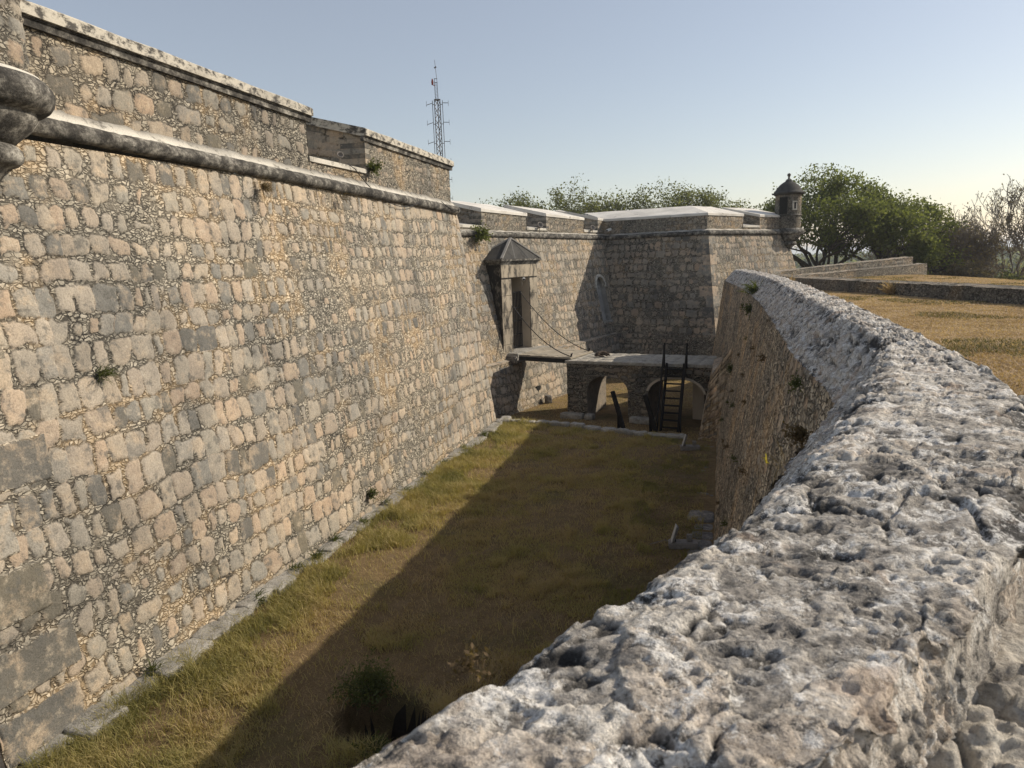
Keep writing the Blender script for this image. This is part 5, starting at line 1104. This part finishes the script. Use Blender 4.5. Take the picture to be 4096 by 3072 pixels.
def fan(n, tilt, rb=.5, lo=.8, hi=1.1):
    o = []
    for i in range(n):
        a = 2 * math.pi * i / n + rt.uniform(-.5, .5); t = R(rt.uniform(*tilt)); o.append((rb * math.cos(a) * rt.uniform(.3, 1), rb * math.sin(a) * rt.uniform(.3, 1), (math.sin(t) * math.cos(a), math.sin(t) * math.sin(a), math.cos(t)), rt.uniform(lo, hi), rt.uniform(.7, 1.1)))
    return o
zg = lambda x, y: float(zlawn(np.array([x * 1.]), np.array([y * 1.]))[0])
tree('spreading_tree', 'green feathery tree with many bare limbs showing, right behind the domed turret', (30.6, 70, 5.6), 401, fan(11, (14, 60), 1.2), 4, 4.2, .2, .35, .6, (4, 4, 4, 3), 'leaf', 6, .15, .42, ratio=.72, dome=((31.2, 70, 9.0), (6.9, 5.5, 6.1)))
tree('spreading_tree', 'denser dark green tree at the right end of the stepped wall', (36.6, 69, 5.2), 402, fan(10, (15, 66), 1.0), 4, 3.7, .2, .3, .6, (4, 4, 4, 3), 'leaf', 7, .15, .42, ratio=.72, dome=((36.8, 69, 8.0), (5.0, 5, 4.9)))
tree('bush', 'low green bush growing at the end of the stepped wall', (37.5, 64.5, 5.6), 403, fan(7, (5, 60), .5), 3, 1.0, .06, .5, .6, (4, 3, 3), 'leaf', 16, .12, .28, ratio=.7, cat='bush')
for i, (x, yy, s, lb) in enumerate(((-1.5, 90, .78, 'thin-topped olive tree leftmost behind the curtain wall'), (3.5, 95, .92, 'olive tree behind the curtain wall, second from the left'), (8.5, 92, .98, 'olive tree behind the inner corner of the far bastion'), (14.0, 95, 1.0, 'fullest olive tree rising behind the shaded flank parapet'), (19.5, 93, .98, 'wide olive tree behind the right half of the shaded flank parapet'), (24.5, 95, .82, 'sparse olive tree behind the far bastion, nearer the turret'), (29.5, 96, .66, 'low olive tree just left of the domed turret'))):
    tree('olive_tree', lb, (x, yy, 4.5), 410 + i, fan(10, (12, 60), 1.2), 4, 5.2, .2, .4, .6, (4, 4, 4, 3), 'leafd', 4, .16, .45, ratio=.72, group='trees behind the fort', dome=((x, yy, 9.2), (6.2, 5.4, 8.7 * s)))
for i, (x, yy, zb, s, tilt, lb) in enumerate(((49.5, 66, 1.5, 1.35, (10, 40), 'tallest bare tree at the right edge of the picture'), (43.6, 69, 2.2, 1.0, (6, 36), 'dense twiggy bare tree between the green tree and the right edge'), (40.6, 73, 2.6, .78, (8, 40), 'small bare tree next to the green tree'), (47.0, 75, 1.0, .95, (8, 45), 'bare tree half hidden behind the other bare trees'))):
    tree('bare_tree', lb, (x, yy, zb), 430 + i, fan(5 if i == 0 else 7, tilt, .5), 5, 3.3 * s, .19 * s, .6, .62, (4, 4, 3, 3, 2), 'dryleaf', 1, .11, .15, bark='greybark', ratio=.74, group='bare trees on the right', minr=.022)
for i, (x, yy, zb, s) in enumerate(((41.5, 64, 3.8, 1), (44.5, 62.5, 2.6, .95), (47.5, 61, 1.6, 1.1), (50.5, 60, .6, 1.1))):
    tree('bush', ['brushy shrub at the left foot of the bare trees', 'brushy shrub below the dense bare tree', 'brushy shrub below the right-hand bare trees', 'brushy shrub at the right edge below the mound'][i], (x, yy, zb), 450 + i, fan(8, (5, 65), .9), 3, 1.2 * s, .05, .4, .7, (4, 4, 3), 'dryleaf' if i % 2 == 0 else 'leafd', 5, .12, .3, bark='greybark', ratio=.72, cat='bush', group='shrubs below the bare trees')
# far wood seen between the trunks
n = 60000; a = R(20) + rs.rand(n) * R(24); r_ = rs.uniform(150, 900, n) ; x = r_ * np.sin(a); yy = r_ * np.cos(a); c = np.stack([x, yy, -9 + rs.rand(n) ** .7 * (6 + r_ * .008) * (.7 + .5 * vn(x * .03, yy * .03, seed=350))], 1); s = (.25 + r_ * .0022)[:, None]; d = rs.normal(0, 1, (n, 3)) * s; e = rs.normal(0, 1, (n, 3)) * s
me = raw_mesh('far_wood', np.stack([c - d, c + e, c + d, c - e], 1).reshape(-1, 3), [np.arange(n * 4).reshape(-1, 4)], False, dict(tone=np.repeat(rs.rand(n), 4))); tag(link('far_wood', me, M['leafd']), 'far low scrub wood on the plain beyond the bare trees', 'wood', kind='stuff')
# ---- tufts and weeds on walls
def tuft(name, label, p, nrm, seed, n, L, wd, mat, group=None, up=.5, leafy=False, cat='weed'):
    r = np.random.RandomState(seed); p = np.array(p, float); nv_ = np.array(nrm, float); V = []; F = []; T = []; k = 0
    for i in range(n):
        d = r.normal(0, .75, 3) + nv_ * 1.0 + np.array([0, 0, up]); d /= np.linalg.norm(d); l_ = L * r.uniform(.45, 1.1); sd = np.cross(d, r.normal(0, 1, 3)); sd /= np.linalg.norm(sd); b = p + r.normal(0, .12 * L, 3); droop = np.array([0, 0, -.35 * l_ * r.rand()])
        m = b + d * l_ * .55; t = b + d * l_ + droop; w_ = wd * r.uniform(.6, 1.3)
        V += [b - sd * w_ / 2, b + sd * w_ / 2, m + sd * w_ / 2, m - sd * w_ / 2, t]; F.append((k, k + 1, k + 2, k + 3)); T.append((k + 3, k + 2, k + 4)); k += 5
        if leafy:
            for q in range(4):
                c = b + d * l_ * (.35 + .2 * q) + r.normal(0, .04 * L, 3); e1 = r.normal(0, 1, 3); e1 *= .075 * L * 1.6 / np.linalg.norm(e1); e2 = np.cross(e1, r.normal(0, 1, 3)); e2 *= .04 * L * 1.6 / np.linalg.norm(e2); V += [c - e1, c + e2, c + e1, c - e2]; F.append((k, k + 1, k + 2, k + 3)); k += 4
    V = np.array(V); me = raw_mesh(name, V, [np.array(F), np.array(T)], False, dict(tone=r.rand(len(V)))); o = link(name, me, M[mat]); return tag(o, label, cat, group)
nA = np.array([math.cos(R(17.3)), -math.sin(R(17.3)), .12]); pA = lambda s, z, o=.05: A_(s, -.12 * z + o, z)
tuft('grass_tuft', 'dry grey green grass tuft sprouting from the middle of the left bastion wall', pA(.06, 5.78), nA, 501, 130, .36, .010, 'weed', up=.3)
tuft('grass_tuft', 'withered brown tuft hanging under the string course of the left bastion', A_(6.0, -1.0, 9.75), nA, 502, 110, .40, .012, 'dryweed', up=-.4)
tuft('grass_tuft', 'dry tuft under the string course below the gun opening', A_(9.9, -.95, 9.72), nA, 503, 60, .38, .010, 'dryweed', up=-.2)
tuft('weed', 'dark green weed at the bottom corner of the gun opening, below the striped stones', A_(12.45, oA + .06, 10.9), nA, 504, 60, .42, .035, 'weed', up=.3, leafy=True)
tuft('weed', 'dark weed growing low on the bastion wall just above the foot ledge', pA(8.6, .62), nA, 505, 50, .3, .02, 'weed', leafy=True)
for i, s in enumerate((-.4, 2.6, 4.3, 5.1, 6.2, 7.6, 9.3, 10.6, 12.4, 13.9, 16.2, 18.5)):
    tuft('grass_tuft', 'long green grass tuft on the foot ledge of the left bastion', A_(s, .12 + .1 * (i % 2), .08), (.6, -.2, 0), 520 + i, 130, .38, .013, 'weed', 'grass tufts along the bastion foot', up=.5)
tuft('fern', 'bright green leafy plant on the curtain string course beside the left bastion', B_(.15, oB(9.1) + .2, 9.12), (.5, -.8, 0), 540, 120, .75, .05, 'leaf', up=.2, leafy=True, cat='plant')
# weeds on the counterscarp face
def csf(s, z): # point on the counterscarp face
    u = (z - 0) / 6.15; return np.array([*W_(s, -.305 + 1.225 * u), z])
nW = np.array([-math.cos(R(17)), math.sin(R(17)), .2])
wd = [(29.5, 5.5, .45, 'weed', 'green weeds near the far top end of the counterscarp wall'), (25.0, 5.75, .5, 'weed', 'largest green grass clump hanging below the rim of the counterscarp wall'), (28.5, 3.2, .5, 'weed', 'green weeds halfway down the far end of the counterscarp wall')]
for i, (s, z, L, mt, lb) in enumerate(wd): tuft('weed', lb, csf(s, z) + nW * .05, nW, 560 + i, 70, L * .6, .012, mt, leafy=True, up=.1)
rng = random.Random(31); gl = 'withered twiggy weed rooted in the face of the counterscarp wall'
for i, (s, z) in enumerate(((24, 4.9), (21, 4.2), (26, 4.1), (22.5, 3.0), (19, 5.2), (17.5, 4.1), (26.5, 2.3), (20.5, 2.2), (23.5, 1.6), (16.3, 3.0), (15.2, 5.5), (18.5, 1.2), (14.6, 2.1), (13.4, 3.6), (25, 3.0), (27.5, 1.4))):
    tuft('weed', gl, csf(s, z) + nW * .05, nW, 580 + i, 22, .15 * rng.uniform(.7, 1.25), .010, 'dryweed' if i % 3 else 'weed', 'withered weeds on the counterscarp face', leafy=True, up=.1)
tuft('weed', 'green and white-stemmed weed clump below the rim where the counterscarp bends', csf(9.2, 6.0) + nW * .02, nW, 610, 40, .16, .006, 'weed', leafy=True, up=.1)
tuft('weed', 'brown withered clump just below the rim in the bend of the counterscarp', csf(7.6, 5.75) + nW * .06, nW, 611, 60, .2, .008, 'dryweed', leafy=True, up=-.1)
tuft('yellow_plant', 'small yellow leaved plant at the rim of the foreground wall', (1.13, 3.08, 6.66), (-.5, .4, 0), 612, 5, .075, .0045, 'yellow', up=1.4, cat='plant')
tuft('weed', 'dry stalks beside the yellow plant at the rim of the foreground wall', (1.22, 3.12, 6.66), (-.3, .3, 0), 613, 18, .13, .002, 'dryweed', up=.8)
tuft('weed', 'dry brown flower sprigs poking over the edge of the foreground wall', (-.13, 1.66, 6.58), (-.2, .25, 0), 614, 20, .085, .0022, 'dryweed', up=.55, leafy=True)
tuft('grass_tuft', 'green grass tuft at the far top of the counterscarp wall', (csf(26.3, 6.3)), nW, 615, 120, .55, .02, 'weed', up=.6)
for i, (s, o) in enumerate(((6, .35), (13.5, .32))):
    p = np.array([13.5 - .1, 25 + i * 9, 6.1]); 
    tuft('grass_tuft', ['straw tuft against the low ramp wall, nearer one', 'straw tuft against the low ramp wall, farther one'][i], p, (-.8, -.2, 0), 630 + i, 160, .55, .02, 'straw', up=.8)
# bush and grass round the pit
def shrub(name, label, c, r_, seed, n, size, mat, cat='bush'):
    root = tag(empty(name, c), label, cat); r = np.random.RandomState(seed); q = MB()
    for i in range(26):
        d = Vector(r.normal(0, 1, 3) * [1, 1, .6]) + Vector((0, 0, .8)); d.normalize(); q.tube([Vector(c), Vector(c) + d * r_ * .5 + Vector((0, 0, .03)), Vector(c) + d * r_ * r.uniform(.7, 1.0)], [.008, .006, .003], 4)
    q.build('stem', M['bark'], root); cl = np.repeat(r.normal(0, .5, (n // 14, 3)) * [r_, r_, r_ * .6], 14, 0); tp = np.repeat(r.rand(n // 14), 14); m = len(cl); p = cl + r.normal(0, .16 * r_, (m, 3)) + np.array(c) + [0, 0, r_ * .55]; p[:, 2] = np.maximum(p[:, 2], c[2] + .02)
    d = r.normal(0, 1, (m, 3)); d /= np.linalg.norm(d, axis=1, keepdims=True); e = np.cross(d, r.normal(0, 1, (m, 3))); e /= np.linalg.norm(e, axis=1, keepdims=True); s = size * r.uniform(.6, 1.3, m)[:, None]
    V = np.stack([p - d * s, p + e * s * .45, p + d * s, p - e * s * .45], 1).reshape(-1, 3); link('foliage', raw_mesh('foliage', V, [np.arange(m * 4).reshape(-1, 4)], False, dict(tone=np.repeat(np.clip(.2 + .5 * tp + .3 * r.rand(m), 0, 1), 4))), M[mat], root); return root
shrub('bush', 'low dark green bush at the back rim of the pit in the moat floor', (-2.78, 11.68, -.02), .44, 640, 2200, .035, 'weed')
shrub('bush', 'small green plant on the near rim of the pit in the moat floor', (-2.35, 10.05, 0), .24, 641, 800, .03, 'weed')

# ================================================================== HAZE
q = MB(); q.box((0, 3400, 11.0), (12400, 7600, 43.4)); hm = bpy.data.materials.new('haze'); hm.use_nodes = True; t = hm.node_tree; t.nodes.clear()
pv = t.nodes.new('ShaderNodeVolumePrincipled'); pv.inputs['Color'].default_value = (.80, .88, .97, 1); pv.inputs['Density'].default_value = .00032; pv.inputs['Anisotropy'].default_value = .3
mo = t.nodes.new('ShaderNodeOutputMaterial'); t.links.new(pv.outputs[0], mo.inputs['Volume'])
hz_o = q.build('haze', hm); tag(hz_o, 'thin pale dry-season haze in the air', 'haze', kind='stuff')
